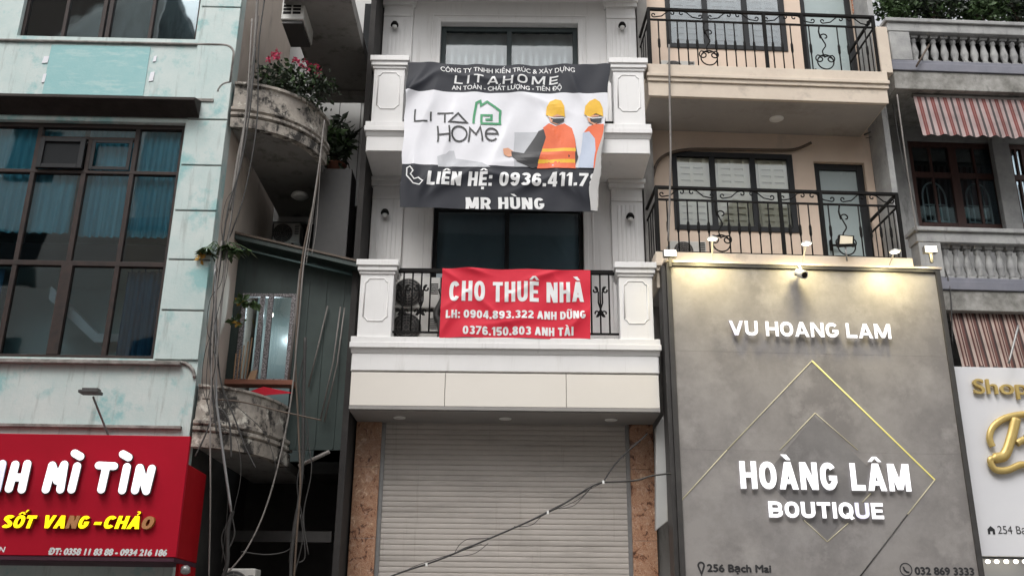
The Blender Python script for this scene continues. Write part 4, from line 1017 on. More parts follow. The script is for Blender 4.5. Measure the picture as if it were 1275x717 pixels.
# grey-green sheet booth
BY = 1.35
def bp(x, y, v=BY): return FG.P(x, y, v)
bl, br = bp(296, 420)[0], bp(440, 420)[0]; bz0 = bp(400, 560)[1]
rt_l, rt_r = bp(292, 312)[1], bp(436, 345)[1]
wx0, wx1, wz0, wz1 = bp(297, 420)[0], bp(366, 420)[0], bp(330, 476)[1], bp(330, 366)[1]
g = MB()
g.prism([(bl, wz1), (wx1, wz1), (wx1, bz0), (br, bz0), (br, rt_r), (bl, rt_l)], BY, BY + .03)
for k in range(3):                                    # pressed folds of the right-hand sheets
    x = wx1 + .05 + (br - wx1 - .08) * (k + .4) / 3; g.box(x - .012, x + .012, BY - .014, BY - .001, bz0 + .02, rt_r - .05)
g.box(bl - .12, wx0 - .002, BY - .01, BY + .04, bz0 + .3, rt_l)
booth = part('sheet_booth', g, 'boothgreen', gh)
g = MB(); g.prism([(bl - .1, rt_l + .12), (br + .04, rt_r + .1), (br + .04, rt_r + .03), (bl - .1, rt_l + .05)], BY - .35, BY + .9); part('booth_roof', g, 'boothgreen', gh)
g = MB(); g.prism([(bl - .1, rt_l + .155), (br + .05, rt_r + .13), (br + .05, rt_r + .10), (bl - .1, rt_l + .122)], BY - .37, BY - .33); part('roof_edge', g, 'cablebrown', gh)
g = MB(); m1 = bp(330, 420)[0]
for a, b in ((wx0, wx0 + .07), (m1 - .12, m1 - .05), (m1 + .0, m1 + .07), (wx1 - .08, wx1)): g.box(a, b, BY - .03, BY + .03, wz0 + .05, wz1 - .05)
g.box(wx0, wx1, BY - .03, BY + .03, wz1 - .05, wz1); g.box(wx0, wx1, BY - .03, BY + .03, wz0, wz0 + .05); w_ = part('booth_window', g, 'speckle', gh, .004)
part('pane', MB().box(wx0 + .03, wx1 - .03, BY + .002, BY + .008, wz0 + .03, wz1 - .03), 'g_clear', w_)
part('booth_back', MB().box(bl - .02, br, BY + .95, BY + 1.0, bz0, rt_r), 'frosted', gh)
part('window_ledge', MB().box(wx0 - .06, wx1 + .1, BY - .25, BY - .032, wz0 - .09, wz0 - .02), 'terracotta', gh, .006)
lt = FG.p3(337, 393, BY + .4)
t = thing('booth_lamp', 'small glowing lamp inside the grey-green sheet booth window', 'lamp', FG, lt)
part('bulb', MB().lathe(lt, [(.01, .06), (.035, .04), (.04, 0), (.02, -.04)], 14), 'led', t)
part('cord', MB().tube([lt, (lt[0], lt[1], lt[2] + .3)], .005, 5), 'cable', t)
pd_ = bpy.data.lights.new('booth_bulb_light', 'POINT'); pd_.energy = 13; pd_.color = (.8, .95, 1); pd_.shadow_soft_size = .05; po = bpy.data.objects.new('bulb_light', pd_); COL.objects.link(po); po.parent = t; po.location = (0, -.06, -.02)
# things on and round the booth
g = MB(); a = FG.p3(302, 470, BY - .1)
pts3 = [[(408, 381), (384, 482)], [(424, 382), (415, 450), (399, 523)], [(429, 383), (420, 452), (404, 525)], [(420, 380), (423, 384)], [(374, 335), (359, 475)]]
for k, (pp, lb) in enumerate(((pts3[0], 'pale pole leaning inward at the left of the booth poles'), (pts3[1], 'middle of the pale poles leaning against the grey-green booth'), (pts3[2], 'rightmost pale pole leaning against the grey-green booth'), (pts3[4], 'white pole standing in front of the booth window'))):
    solo('pole', MB().tube([FG.p3(x, y, BY - .06 - .03 * k) for x, y in pp], .011 if k < 3 else .018, 8), 'pvc', FG, lb, 'pole')
g = MB(); a = FG.p3(330, 487, BY - .3); g.face([FG.p3(300, 491, .9), FG.p3(328, 481, 1.1), FG.p3(366, 489, 1.05), FG.p3(330, 492, .85)]); g.face([FG.p3(300, 491, .9), FG.p3(330, 492, .85), FG.p3(318, 493, .87)])
bmesh.ops.solidify(g.bm, geom=g.bm.faces[:], thickness=.012)
solo('cloth_scrap', g, 'redcloth', FG, 'red scrap of cloth lying below the booth window ledge', 'cloth')
g = MB(); a = FG.p3(306, 478, BY - .12); b = FG.p3(316, 461, BY - .1); g.prism([(a[0], a[2]), (a[0] + .12, a[2]), (b[0] + .06, b[2]), (b[0] - .03, b[2] - .02)], BY - .14, BY - .11); solo('wood_board', g, 'wood', FG, 'small pale wooden board propped on the booth window ledge', 'board')
g = MB()
for k in range(5): x = 290 + k * 4; g.tube([FG.p3(x, 478, BY - .2 + .02 * k), FG.p3(x + 4 + k, 440 - 5 * k, BY - .12)], .009, 6)
solo('stick_bundle', g, 'wood', FG, 'bundle of thin sticks leaning in the booth window corner', 'sticks')

# air conditioners in the gap
ac_unit(FG.sub(FG.U(349, 28, .2), .2, FG.Z(360, 28, .2)), 'grimy air conditioner unit high up between mint and white houses', .34, .66, .68, end=True)
c = FG.p3(340, 308, 3.0); ac_unit(FG.sub(c[0], 2.9, c[2]), 'small air conditioner unit deep in the dark balcony recess', .45, .4, .28)
c = FG.p3(276, 722, .9); ac_unit(FG.sub(c[0], .9, c[2] - .35), 'air conditioner unit low down in the dark alley beside the red sign', .42, .5, .3)

# plants in the gap
def shrub(name, label, cat, fr, c, r, n, size, m, flowers=None, pot=None, long=1.0, stem=True):
    t = thing(name, label, cat, fr, (c[0], c[1], c[2] - r[2]))
    f = MB(); foliage(f, c, r, n, size, long); part('foliage', f, m, t)
    f = MB(); foliage(f, (c[0], c[1] - .05, c[2] + .04), (r[0] * .95, r[1] * .95, r[2] * .95), int(n * .2), size * 1.1, long); part('foliage', f, 'leaf', t)
    if stem:
        s = MB()
        for k in range(5):
            s.tube(spline([(c[0] + .03 * k - .06, c[1], c[2] - r[2] * 1.1), (c[0] + random.uniform(-.4, .4) * r[0], c[1], c[2] - .2 * r[2]), (c[0] + random.uniform(-.8, .8) * r[0], c[1] + random.uniform(-.5, .5) * r[1], c[2] + r[2] * .6)], 4), [.014] * 9, 5)
        part('stem', s, 'bark', t)
    if flowers:
        for k, fc in enumerate(flowers):
            b = MB(); foliage(b, (fc[0], fc[1] - .2, fc[2]), (.06, .06, .06), 24, .055); part('blossom', b, 'petal', t)
    if pot:
        part('pot', MB().lathe((c[0], c[1], c[2] - r[2] - pot), [(.10, 0), (.15, pot * .85), (.165, pot * .86), (.165, pot), (.13, pot)], 18), 'terracotta', t)
    return t
fc = [FG.p3(*q) for q in ((346, 77, .45), (350, 75, .45), (341, 82, .45), (374, 86, .7), (382, 88, .75), (394, 92, .75), (397, 95, .8), (399, 104, .8), (396, 108, .8), (386, 95, .7), (392, 112, .8))]
c = FG.p3(362, 110, .55); t = shrub('flowering_shrub', 'flowering shrub with pink blossoms spilling over the curved concrete balcony', 'shrub', FG, c, (.56, .34, .36), 1300, .085, 'leafdark', fc, .2)
c = FG.p3(420, 180, 1.7); shrub('potted_plant', 'leafy potted plant on the dark stand beside the white house', 'plant', FG, c, (.26, .25, .36), 420, .11, 'leafdark', None, .16, 1.5)
g = MB(); g.box(c[0] - .22, c[0] + .3, 1.5, 1.95, c[2] - 2.2, c[2] - .525); solo('plant_stand', g, 'dark', FG, 'dark box stand under the leafy potted plant', 'stand', bevel=.01)
c = FG.p3(276, 311, -.05); t = thing('climbing_plant', 'drooping papaya-like plant growing out beside the mint pilaster', 'plant', FG, (c[0], c[1], c[2] - .9))
f = MB()
for k in range(14):
    a = random.uniform(0, 6.28); d = Vector((math.cos(a), math.sin(a) * .6, .12)); tip = Vector(c) + d * random.uniform(.1, .36) - Vector((0, 0, .04))
    f.tube(spline([Vector(c) - Vector((0, 0, .05)), Vector(c) + d * .12 + Vector((0, 0, .08)), tip], 4), .005, 5)
    for j in range(8):
        b_ = j * 6.28 / 8; e_ = Vector((math.cos(b_), math.sin(b_) * .7, -.45 + random.uniform(-.2, .2))).normalized(); s_ = Vector((-e_.y, e_.x, .2)).normalized() * .034; L_ = random.uniform(.12, .2)
        f.face([tip, tip + e_ * L_ * .55 + s_, tip + e_ * L_, tip + e_ * L_ * .55 - s_])
part('foliage', f, 'leaf', t)
f = MB(); foliage(f, FG.p3(249, 320, -.05), (.03, .04, .05), 12, .09); part('yellow_leaf', f, 'leafyellow', t)
part('stem', MB().tube(spline([(c[0] + .02, c[1], c[2] + .1), (c[0] - .03, c[1], c[2] - .5), FG.p3(268, 385, -.02), FG.p3(262, 480, .0)]), .012, 6), 'bark', t)
c = FG.p3(308, 378, .9); t = thing('climbing_plant', 'sparse vine with yellowing leaves hanging before the booth window', 'plant', FG, (c[0], c[1], c[2] - .3))
f = MB(); foliage(f, c, (.22, .08, .08), 40, .12); foliage(f, FG.p3(298, 400, .9), (.15, .06, .05), 22, .10); part('foliage', f, 'leaf', t)
f = MB(); foliage(f, FG.p3(296, 378, .88), (.05, .04, .05), 12, .10); foliage(f, FG.p3(297, 402, .88), (.06, .04, .03), 10, .08); part('yellow_leaf', f, 'leafyellow', t)
part('stem', MB().tube(spline([FG.p3(320, 372, .92), FG.p3(305, 376, .9), FG.p3(290, 402, .9)]), .006, 5), 'bark', t)

# conduits and cables down the corner
def line(name, pts, r, m, label, cat, v=None, group=None, fr=FG, loose=()):
    g = MB(); g.tube(spline([fr.p3(*p) if len(p) == 3 else fr.p3(p[0], p[1], v) for p in pts], 7), r, 7)
    for q in loose: g.tube(spline([fr.p3(*p) if len(p) == 3 else fr.p3(p[0], p[1], v) for p in q], 7), r * .38, 5)
    return solo(name, g, m, fr, label, cat, group)
line('conduit', [(321, -8), (314, 90), (304, 160), (296, 200), (287, 262)], .021, 'pvc', 'thick grey conduit running down the mint house corner from the top', 'pipe', -.12)
line('conduit', [(314, 24), (308, 120), (300, 190), (284, 300), (272, 420), (266, 500)], .013, 'pvc', 'long thin pale conduit beside the thick one on the mint corner', 'pipe', -.17)
line('conduit', [(268, 330), (269, 480), (272, 520), (288, 637)], .017, 'steel', 'lower steel conduit bending in front of the mouldy lower balcony', 'pipe', -.14)
line('cable', [(318, 60), (312, 130), (300, 205), (284, 260), (274, 330), (262, 420), (264, 480), (270, 540)], .012, 'cable', 'black cable following the mint house corner to the balcony', 'cable', -.2, loose=[[(322, 20), (310, 120), (297, 215), (276, 300), (266, 360), (268, 440)], [(317, 80), (306, 170), (292, 240), (287, 280), (271, 345), (257, 470), (262, 520)], [(300, 200), (294, 230), (281, 252), (276, 290), (284, 330), (268, 400)], [(280, 300), (276, 350), (262, 372), (258, 410), (268, 450), (258, 500)], [(268, 400), (255, 440), (252, 480), (262, 520), (250, 556)]])
line('cable', [(330, -5), (322, 60), (320, 150), (306, 235), (290, 285), (283, 300)], .010, 'cable', 'black cable crossing the beige side wall towards the drooping plant', 'cable', -.1)
line('cable', [(276, 300), (266, 400), (262, 520), (262, 620), (260, 720)], .010, 'pvc', 'pale straight cable hanging down past the end of the red sign', 'cable', -.25)
line('cable', [(269, 390), (274, 470), (292, 520), (305, 555), (318, 582)], .010, 'cable', 'black cable slanting across the lower curved balcony face', 'cable', -.1, loose=[[(268, 440), (280, 490), (300, 510), (330, 540), (345, 585)], [(262, 490), (276, 530), (294, 545), (300, 590), (290, 640)], [(275, 470), (282, 520), (278, 570), (284, 620), (276, 700)]])
line('cable', [(268, 508), (278, 512), (286, 530), (288, 570)], .012, 'cable', 'short black cable loop dangling beside the steel conduit', 'cable', -.12)
line('cable', [(264, 520), (254, 545), (243, 568)], .010, 'cable', 'short black cable running to the corner behind the red sign', 'cable', -.12)
line('cable', [(290, 636), (284, 660), (283, 700), (276, 722)], .026, 'cable', 'thick ragged black cable bunch below the steel conduit', 'cable', .0, loose=[[(288, 640), (292, 665), (281, 690)], [(284, 650), (276, 670), (281, 700)]])
line('cable', [(404, 150), (398, 200), (386, 280), (378, 330), (372, 400), (362, 500), (346, 580), (328, 640), (306, 685), (284, 712)], .010, 'pvc', 'long pale cable sweeping down from the upper balcony into the alley', 'cable', -.05, loose=[[(402, 160), (392, 250), (381, 330)], [(400, 190), (394, 280), (388, 318)]])
line('cable', [(402, 170), (394, 235), (380, 300), (374, 345), (368, 440), (371, 520), (374, 600), (370, 660), (366, 720)], .012, 'cablebrown', 'brown cable hanging from the upper balcony past the booth', 'cable', .0)
line('cable', [(380, 420), (378, 500), (376, 590), (364, 680), (362, 722)], .022, 'cable', 'thick black cable with frayed wires hanging below the booth', 'cable', .5, loose=[[(382, 430), (372, 480), (384, 540), (370, 600), (378, 660), (366, 716)], [(376, 520), (388, 580), (378, 640), (384, 690)], [(376, 600), (366, 650), (360, 700)], [(374, 640), (380, 690), (372, 700)]])
line('cable', [(252, 496), (300, 500), (350, 512), (400, 523)], .010, 'cablebrown', 'thin brown cable strung across the front of the lower balcony', 'cable', -.05)
line('cable', [(300, 686), (330, 690), (356, 686), (372, 672)], .008, 'cable', 'thin slack cable low across the dark alley', 'cable', .6)
g = MB(); g.tube([FG.p3(372, 580, .7), FG.p3(410, 562, .6)], .025, 8); solo('pipe', g, 'pvc', FG, 'short grey pipe sticking out below the grey-green booth', 'pipe')

# ================================================================== BEIGE HOUSE (right)
P = FR.P
bh = thing('beige_house', 'beige house with black scrollwork balcony railings above the grey signboard', 'house', FR, (4, 0, 0))
RW = 1.1; RU0, RU1 = 2.10, 5.93
def rect(x0, x1, yt, yb, v): 
    a = FR.U(x0, (yt + yb) / 2, v); b = FR.U(x1, (yt + yb) / 2, v); return (a, b, FR.Z((x0 + x1) / 2, yb, v), FR.Z((x0 + x1) / 2, yt, v))
RZ = FR.Z(970, 317)                                   # lower balcony floor
RST = FR.Z(970, 85) - RZ                              # storey
wl = rect(838, 990, 191, 288, RW); dl = list(rect(1019, 1083, 202, 318, RW)); dl[2] = RZ + .02
wu = list(rect(828, 976, -40, 62, RW)); du_ = list(rect(996, 1062, -60, 75, RW)); du_[2] = RZ + RST + .02; wu[3] = min(wu[3], 12.6); du_[3] = wu[3]
g = MB(); g.wall(RU0 - .06, RU1 + .02, 0, 13.2, RW, .22, [wl, tuple(dl), tuple(wu), tuple(du_)]); part('wall', g, 'beige', bh)
part('rear_wall', MB().box(RU0, RU1, RW + 1.6, RW + 1.8, 0, 13.2), 'shade', bh)
g = MB()
for zz in (RZ, RZ + RST, RZ + 2 * RST): g.box(RU0, RU1, RW + .24, RW + 1.6, zz - .2, zz - .01)
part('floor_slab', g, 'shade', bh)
for (a, b, c, d), sl in ((wl, 'slatwood'), (tuple(wu), 'slatgrey')):
    t3 = (b - a) / 3
    w_ = window(bh, FR, a, b, c, d, RW - .02, cols=(a + t3, a + 2 * t3), fw=.085, m='frame', pane='g_clear')
    for k in range(3):
        s_ = MB(); i0 = a + t3 * k + .10; i1 = a + t3 * (k + 1) - .10
        s_.box(i0, i0 + .05, RW + .045, RW + .07, c + .1, d - .1); s_.box(i1 - .05, i1, RW + .045, RW + .07, c + .1, d - .1); s_.box((i0 + i1) / 2 - .03, (i0 + i1) / 2 + .03, RW + .045, RW + .07, c + .1, d - .1)
        z_ = c + .1
        while z_ < d - .15: s_.box(i0 + .05, i1 - .05, RW + .048, RW + .062, z_, z_ + .085); z_ += .115
        part('slatted_shutter', s_, sl, w_)
    part('window_back', MB().box(a, b, RW + .09, RW + .10, c, d), sl, w_)
for a, b, c, d in (dl, du_):
    w_ = window(bh, FR, a, b, c, d, RW + .08, fw=.11, m='frame', pane='frosted', name='door'); 
    h_ = MB(); h_.box(a + .16, a + .3, RW + .04, RW + .06, c + .62, c + .65); h_.box(a + .15, a + .18, RW + .02, RW + .085, c + .55, c + .72); part('handle', h_, 'blackmetal', w_)
def beige_floor(z, ext):
    g = MB()
    g.box(RU0, RU1 - .1, .06, RW, z - .55, z - .02); g.box(RU0 - .02, RU1 - .08, .03, .06, z - .55, z - .30)
    g.box(RU0 - .03, RU1 - .06, -.0, .06, z - .30, z - .23); g.box(RU0 - .045, RU1 - .05, -.03, .06, z - .23, z - .17); g.box(RU0 - .02, RU1 - .06, .0, .3, z - .17, z)
    part('balcony', g, 'beigeslab', bh, .008)
beige_floor(RZ, 0); beige_floor(RZ + RST, 0)
part('ceiling_lamp', MB().lathe((*FR.P(966, 139, .6)[:1], .6, RZ + RST - .56), [(.02, -.02), (.09, -.015), (.115, .0), (.11, .012)], 20), 'lampwhite', bh)
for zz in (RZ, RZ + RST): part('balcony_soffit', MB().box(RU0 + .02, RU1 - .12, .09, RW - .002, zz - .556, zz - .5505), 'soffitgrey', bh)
def beige_rail(dz):
    top = FR.Z(970, 237, .06) + dz; mid = FR.Z(970, 252, .06) + dz; bot = RZ + .03 + dz; rv = .08; a, b = RU0 + .04, RU1 - .14
    g = MB(); g.box(a - .02, b + .02, rv - .025, rv + .025, top - .025, top + .02); g.box(a, b, rv - .014, rv + .014, mid - .015, mid + .015); g.box(a, b, rv - .012, rv + .012, bot - .012, bot + .012)
    for x in (a, b): g.box(x - .02, x + .02, rv + .026, RW - .01, top - .022, top + .018); g.box(x - .012, x + .012, rv + .02, RW - .01, mid - .014, mid + .014); g.box(x - .012, x + .012, rv + .02, RW - .01, bot - .012, bot + .012)
    rl = part('railing', g, 'blackmetal', bh, .004)
    posts = [a, a + (b - a) * .51, a + (b - a) * .68, b]; 
    for x in posts: part('post', MB().box(x - .024, x + .024, rv - .024, rv + .024, bot - .05, top), 'blackmetal', rl)
    n = 24
    for k in range(1, n):
        x = a + (b - a) * k / n
        if any(abs(x - p_) < .06 for p_ in posts) or abs(x - (a + (b - a) * .255)) < .1 or abs(x - (a + (b - a) * .765)) < .1: continue
        zm = bot + (mid - bot) * .48
        part('baluster', MB().tube([(x, rv, bot), (x, rv, zm - .1), (x, rv, zm - .06), (x, rv, zm + .06), (x, rv, zm + .1), (x, rv, mid)], [.011, .011, .022, .022, .011, .011], 6), 'blackmetal', rl)
    for x in (a, b):
        for k in range(1, 6):
            v_ = rv + (RW - rv) * k / 6; part('baluster', MB().tube([(x, v_, bot), (x, v_, mid)], .009, 6), 'blackmetal', rl)
    for cx in (a + (b - a) * .255, a + (b - a) * .765):   # tall S with a heart of curls below
        sp = MB(); H_ = mid - bot
        s_ = curl((cx + .03, bot + H_ * .74), .075, R_(200), .8, sgn=-1)
        sp.tube(lift([(cx - .03, mid)] + [(cx - .06, bot + H_ * .86)] + s_, rv - .01), .011, 5)
        sp.tube(spline(lift([(cx - .04, mid), (cx - .055, bot + H_ * .84), (cx - .01, bot + H_ * .68), (cx + .03, bot + H_ * .55), (cx - .03, bot + H_ * .42), (cx, bot + H_ * .28)], rv - .013), 6), .011, 5)
        for sg_ in (-1, 1): sp.tube(lift([(cx, bot + H_ * .3)] + curl((cx + sg_ * .085, bot + H_ * .25), .075, R_(90 - sg_ * 30), 1.1, sgn=-sg_), rv - .016), .011, 5)
        sp.tube(lift([(cx + .13 * math.cos(k * math.pi / 12), bot + .15 + .13 * math.sin(k * math.pi / 12)) for k in range(25)], rv - .019), .011, 5)
        part('scroll', sp, 'blackmetal', rl)
    m_ = 8
    for k in range(m_):
        x0 = a + (b - a) * k / m_ + .03; x1 = a + (b - a) * (k + 1) / m_ - .03; sg_ = 1 if k % 2 else -1; h_ = top - mid
        p0, p1 = (x0, x1) if sg_ > 0 else (x1, x0); dx = p1 - p0; sp = MB()
        sp.tube(lift(curl((p0 + dx * .12, mid + h_ * .66), h_ * .22, R_(90), .8, 10, 1 if dx > 0 else -1)[::-1] + [(p0 + dx * .3, mid + h_ * .8), (p0 + dx * .55, mid + h_ * .35), (p0 + dx * .8, mid + h_ * .25)] + curl((p0 + dx * .86, mid + h_ * .45), h_ * .22, R_(-90), .8, 10, 1 if dx > 0 else -1), rv - .004), .010, 5)
        part('scroll', sp, 'blackmetal', rl)
beige_rail(0); beige_rail(RST)
g = MB(); a = rect(1070, 1096, -30, 18, RW); g.box(a[0], RU1 + .01, RW - .02, RW - .001, a[2], 12.6); part('brick_patch', g, 'brick', bh)
part('corner_pier', MB().box(RU1 - .13, RU1 + .05, .02, .2, RZ + RST, RZ + RST + .85), 'beigeslab', bh, .008)
g = MB(); a = FR.p3(1107, 165, .9); g.box(RU1 + .03, RU1 + .12, .55, 1.3, 0, 13.0); part('side_wall', g, 'greyold', bh)

for yy, lb in ((0, 'dark-fronted air conditioner unit behind the lower scrollwork railing'), (1, 'dark-fronted air conditioner unit behind the upper scrollwork railing')):
    u_ = FR.U(833, 295, .5); ac_unit(FR.sub(u_ + .0, .45, RZ + .005 + yy * RST), lb, .55, .36, .28)
line('conduit', [(808, 262, 1.0), (812, 225, 1.0), (822, 198, 1.02), (850, 187, 1.05), (900, 186, 1.05), (960, 187, 1.05), (990, 186, 1.05), (1010, 178, 1.02)], .026, 'cablebrown', 'thick brown pipe bending over the slatted window of the beige house', 'pipe', fr=FR)
line('cable', [(1076, 168, 1.04), (1088, 164, 1.04), (1096, 172, 1.04), (1101, 200, 1.04), (1104, 240, 1.04), (1112, 262, .9)], .014, 'cable', 'black cable curling down the right end of the beige wall', 'cable', fr=FR, loose=[[(1078, 172, 1.03), (1092, 172, 1.03), (1102, 190, 1.03), (1108, 240, 1.0)]])
line('conduit', [(833, 56, -.08), (834, 130, -.08), (835, 200, -.08), (832, 300, -.08)], .016, 'pvc', 'thin pale upright pipe in front of the beige balconies', 'pipe', fr=FR)
line('cable', [(1117, 118, .0), (1124, 170, .0), (1134, 240, .1), (1142, 290, .1)], .012, 'pvc', 'pale cable hanging from the beige balcony corner', 'cable', fr=FR)
line('cable', [(1112, 130, .5), (1124, 200, .5), (1138, 250, .5), (1150, 300, .4), (1180, 345, .2), (1186, 430, .1)], .010, 'cable', 'black cable hanging beside the grey balustrade', 'cable', fr=FR)

# ------------------------------------------------------------------ grey signboard
BV3 = -.15
bd = thing('signboard', 'tall grey plaster signboard with glowing white letters and yellow diamond lines', 'sign', FR, (4.2, BV3, 2.4))
bu0, bu1 = FR.U(843, 500, BV3), FR.U(1190, 520, BV3); bz1, bz0_ = FR.Z(1000, 336, BV3), FR.Z(1000, 726, BV3)
sm1, sm2 = FR.Z(1000, 440, BV3), FR.Z(1000, 562, BV3); ux = FR.U(1008, 440, BV3)
for k, (a, b) in enumerate(((bz0_, sm2), (sm2, sm1), (sm1, bz1))):
    part('panel', MB().box(bu0, bu1, BV3, BV3 + .05, a + .0008, b - .0008), 'board', bd)
g = MB(); g.box(bu0, bu1, BV3 + .051, BV3 + .12, bz0_, bz1); part('backing', g, 'dark', bd)
g = MB(); g.box(bu0 - .13, bu0 - .07, BV3 + .02, BV3 + .3, bz0_, bz1 + .02); g.box(bu0 - .069, bu0, BV3 - .03, BV3 + .12, bz0_, bz1 + .05); g.box(bu1, bu1 + .07, BV3 - .03, BV3 + .12, bz0_, bz1 + .05)
g.box(bu0, bu1, BV3 - .03, BV3 + .12, bz1 + .001, bz1 + .05); part('edge_trim', g, 'dark', bd, .005)
part('top_cap', MB().box(bu0 - .1, bu1 + .1, BV3 - .04, .0, bz1 + .052, bz1 + .085), 'beigeslab', bd, .004)
mb = MB(); mb.prism([FR.P(x, y, BV3) for x, y in ((1014, 518), (1095, 594), (1030, 671), (950, 594))], BV3 - .0018, BV3 - .0003); part('inner_diamond', mb, 'boardin', bd)
pb = lambda x, y: FR.P(x, y, BV3 - .003)
def strip(pts, m, r=.011):
    for k in range(len(pts) - 1):
        p0, p1 = pb(*pts[k]), pb(*pts[k + 1]); part('led_line', MB().tube([(p0[0], BV3 - .003, p0[1]), (p1[0], BV3 - .003, p1[1])], r, 6), m, bd)
strip([(849, 622), (905, 560)], 'ledpale', .007); strip([(905, 560), (1011, 449)], 'ledpale', .007); strip([(1011, 449), (1164, 597)], 'ledstrip', .010); strip([(1164, 597), (1130, 640)], 'ledpale', .007)
strip([(1130, 640), (1064, 726)], 'dark', .008)
strip([(1015, 514), (971, 560)], 'ledpale', .006); strip([(1015, 514), (1068, 560)], 'ledpale', .006); strip([(1001, 647), (1030, 674)], 'ledpale', .006); strip([(1030, 674), (1056, 651)], 'ledpale', .006); strip([(1074, 625), (1084, 614)], 'ledpale', .006)
def bslope(fr): return 0
for body, x0, x1, yb, yt, t_, w_, g_, off, dim in (('VU HOANG LAM', 908, 1109, 420, 402, .21, .86, .12, .055, (0,)), ('HOÀNG LÂM', 922, 1134, 610, 576, .205, .62, .09, .03, ()), ('BOUTIQUE', 957, 1100, 645, 625, .22, .78, .11, .03, (6,))):
    for k, (ch, mb) in enumerate(block(FR, BV3 - off, body, x0, x1, yb, yt, t_, w_, g_, .025, 0, .42)):
        part('letter', mb, ['unlit_white' if k in dim else 'lit_white', 'letterside'], bd)
lettering(bd, px_text(FR, BV3 - .004, '256 Bạch Mai', 881, 960, 711.5, 702.5), 'print_dark', heavy=.006)
lettering(bd, px_text(FR, BV3 - .004, '032 869 3333', 1140, 1213, 715, 706), 'print_dark', heavy=.006)
mb = MB(); c = pb(873, 703.5); r = .038; mb.ribbon([(c[0] + r * math.cos(R_(a)), c[1] + r * math.sin(R_(a))) for a in range(-30, 211, 20)] + [(c[0], c[1] - .105)], .024, BV3 - .004, True); part('pin_icon', mb, 'print_dark', bd)
mb = MB(); c = pb(1128, 708.5); mb.ribbon([(c[0] + .078 * math.cos(k * math.pi / 12), c[1] + .078 * math.sin(k * math.pi / 12)) for k in range(24)], .014, BV3 - .004, True); mb.ribbon([(c[0] - .03, c[1] + .035), (c[0] - .022, c[1] - .005), (c[0] + .005, c[1] - .03), (c[0] + .04, c[1] - .035)], .022, BV3 - .005); part('phone_icon', mb, 'print_dark', bd)

# lamps over the signboard
def spot(parent, loc, target, power, size=1.5, col=(1, .84, .44), blend=.9):
    l = bpy.data.lights.new('lamp_light', 'SPOT'); l.energy = power; l.color = col; l.spot_size = R_(150); l.spot_blend = blend; l.shadow_soft_size = .10
    o = bpy.data.objects.new('lamp_light', l); COL.objects.link(o); o.parent = parent
    b = BASE[parent.name]; o.location = Vector(loc) - b; o.rotation_euler = (Vector(target) - Vector(loc)).to_track_quat('-Z', 'Y').to_euler()
def arm_lamp(px, py, bx, by, label):
    base = (FR.U(bx, by, -.1), -.1, bz1 + .085); hd = FR.p3(px, py, -.55)
    t = thing('sign_lamp', label, 'lamp', FR, base, 'white arm lamps on the signboard')
    part('arm', MB().tube(spline([base, (base[0], -.12, base[2] + .05), hd], 4), .013, 8), 'lampwhite', t)
    g = MB(); g.lathe((hd[0], hd[1], hd[2] - .01), [(.075, -.012), (.08, .0), (.04, .02), (.02, .03)], 18); part('lamp_head', g, 'lampwhite', t)
    g = MB(); g.lathe((hd[0], hd[1], hd[2] - .027), [(.06, 0), (.065, .004)], 18); part('diffuser', g, 'led', t)
    spot(t, (hd[0], hd[1], hd[2] - .045), (hd[0], BV3, hd[2] - .9), 48)
arm_lamp(887, 296, 886, 318, 'leftmost of the three white arm lamps along the signboard top')
arm_lamp(1004, 302, 999, 326, 'middle white arm lamp over the security camera on the signboard')
arm_lamp(1114, 312, 1108, 334, 'rightmost of the three white arm lamps along the signboard top')
def flood(px, py, label, power):
    c = FR.p3(px, py, -.22); t = thing('floodlight', label, 'floodlight', FR, (c[0], c[1], c[2] - .12))
    part('body', MB().box(c[0] - .095, c[0] + .095, c[1] - .03, c[1] + .05, c[2] - .055, c[2] + .055), 'steel', t, .01)
    part('lens', MB().box(c[0] - .082, c[0] + .082, c[1] - .038, c[1] - .031, c[2] - .044, c[2] + .044), 'led', t)
    part('bracket', MB().box(c[0] - .02, c[0] + .02, c[1] - .01, c[1] + .02, c[2] - .2, c[2] - .056), 'dark', t)
    return t, c
t, c = flood(834, 316, 'glaring rectangular floodlight on the left end of the signboard', 8); spot(t, (c[0] + .0, c[1] - .06, c[2] - .05), (c[0] + .9, BV3, c[2] - .7), 14)
t, c = flood(1158, 311, 'glaring rectangular floodlight on the right end of the signboard', 8); spot(t, (c[0] - .0, c[1] - .06, c[2] - .05), (c[0] - .9, BV3, c[2] - .7), 24)
c = FR.p3(1052, 301, -.12); t = thing('floodlight', 'unlit black floodlight tilted up in front of the beige house door', 'floodlight', FR, (c[0], c[1], c[2] - .16))
g = MB(); g.prism([(c[0] - .13, c[2] - .09), (c[0] + .12, c[2] - .07), (c[0] + .14, c[2] + .09), (c[0] - .09, c[2] + .1)], c[1] - .03, c[1] + .02); part('body', g, 'blackmetal', t, .008)
g = MB(); g.prism([(c[0] - .095, c[2] - .05), (c[0] + .095, c[2] - .04), (c[0] + .11, c[2] + .07), (c[0] - .07, c[2] + .08)], c[1] - .036, c[1] - .031); part('lens', g, 'slatwood', t)
part('bracket', MB().tube([(c[0], c[1], c[2] - .08), (c[0], c[1] - .0, c[2] - .3)], .014, 8), 'steel', t)
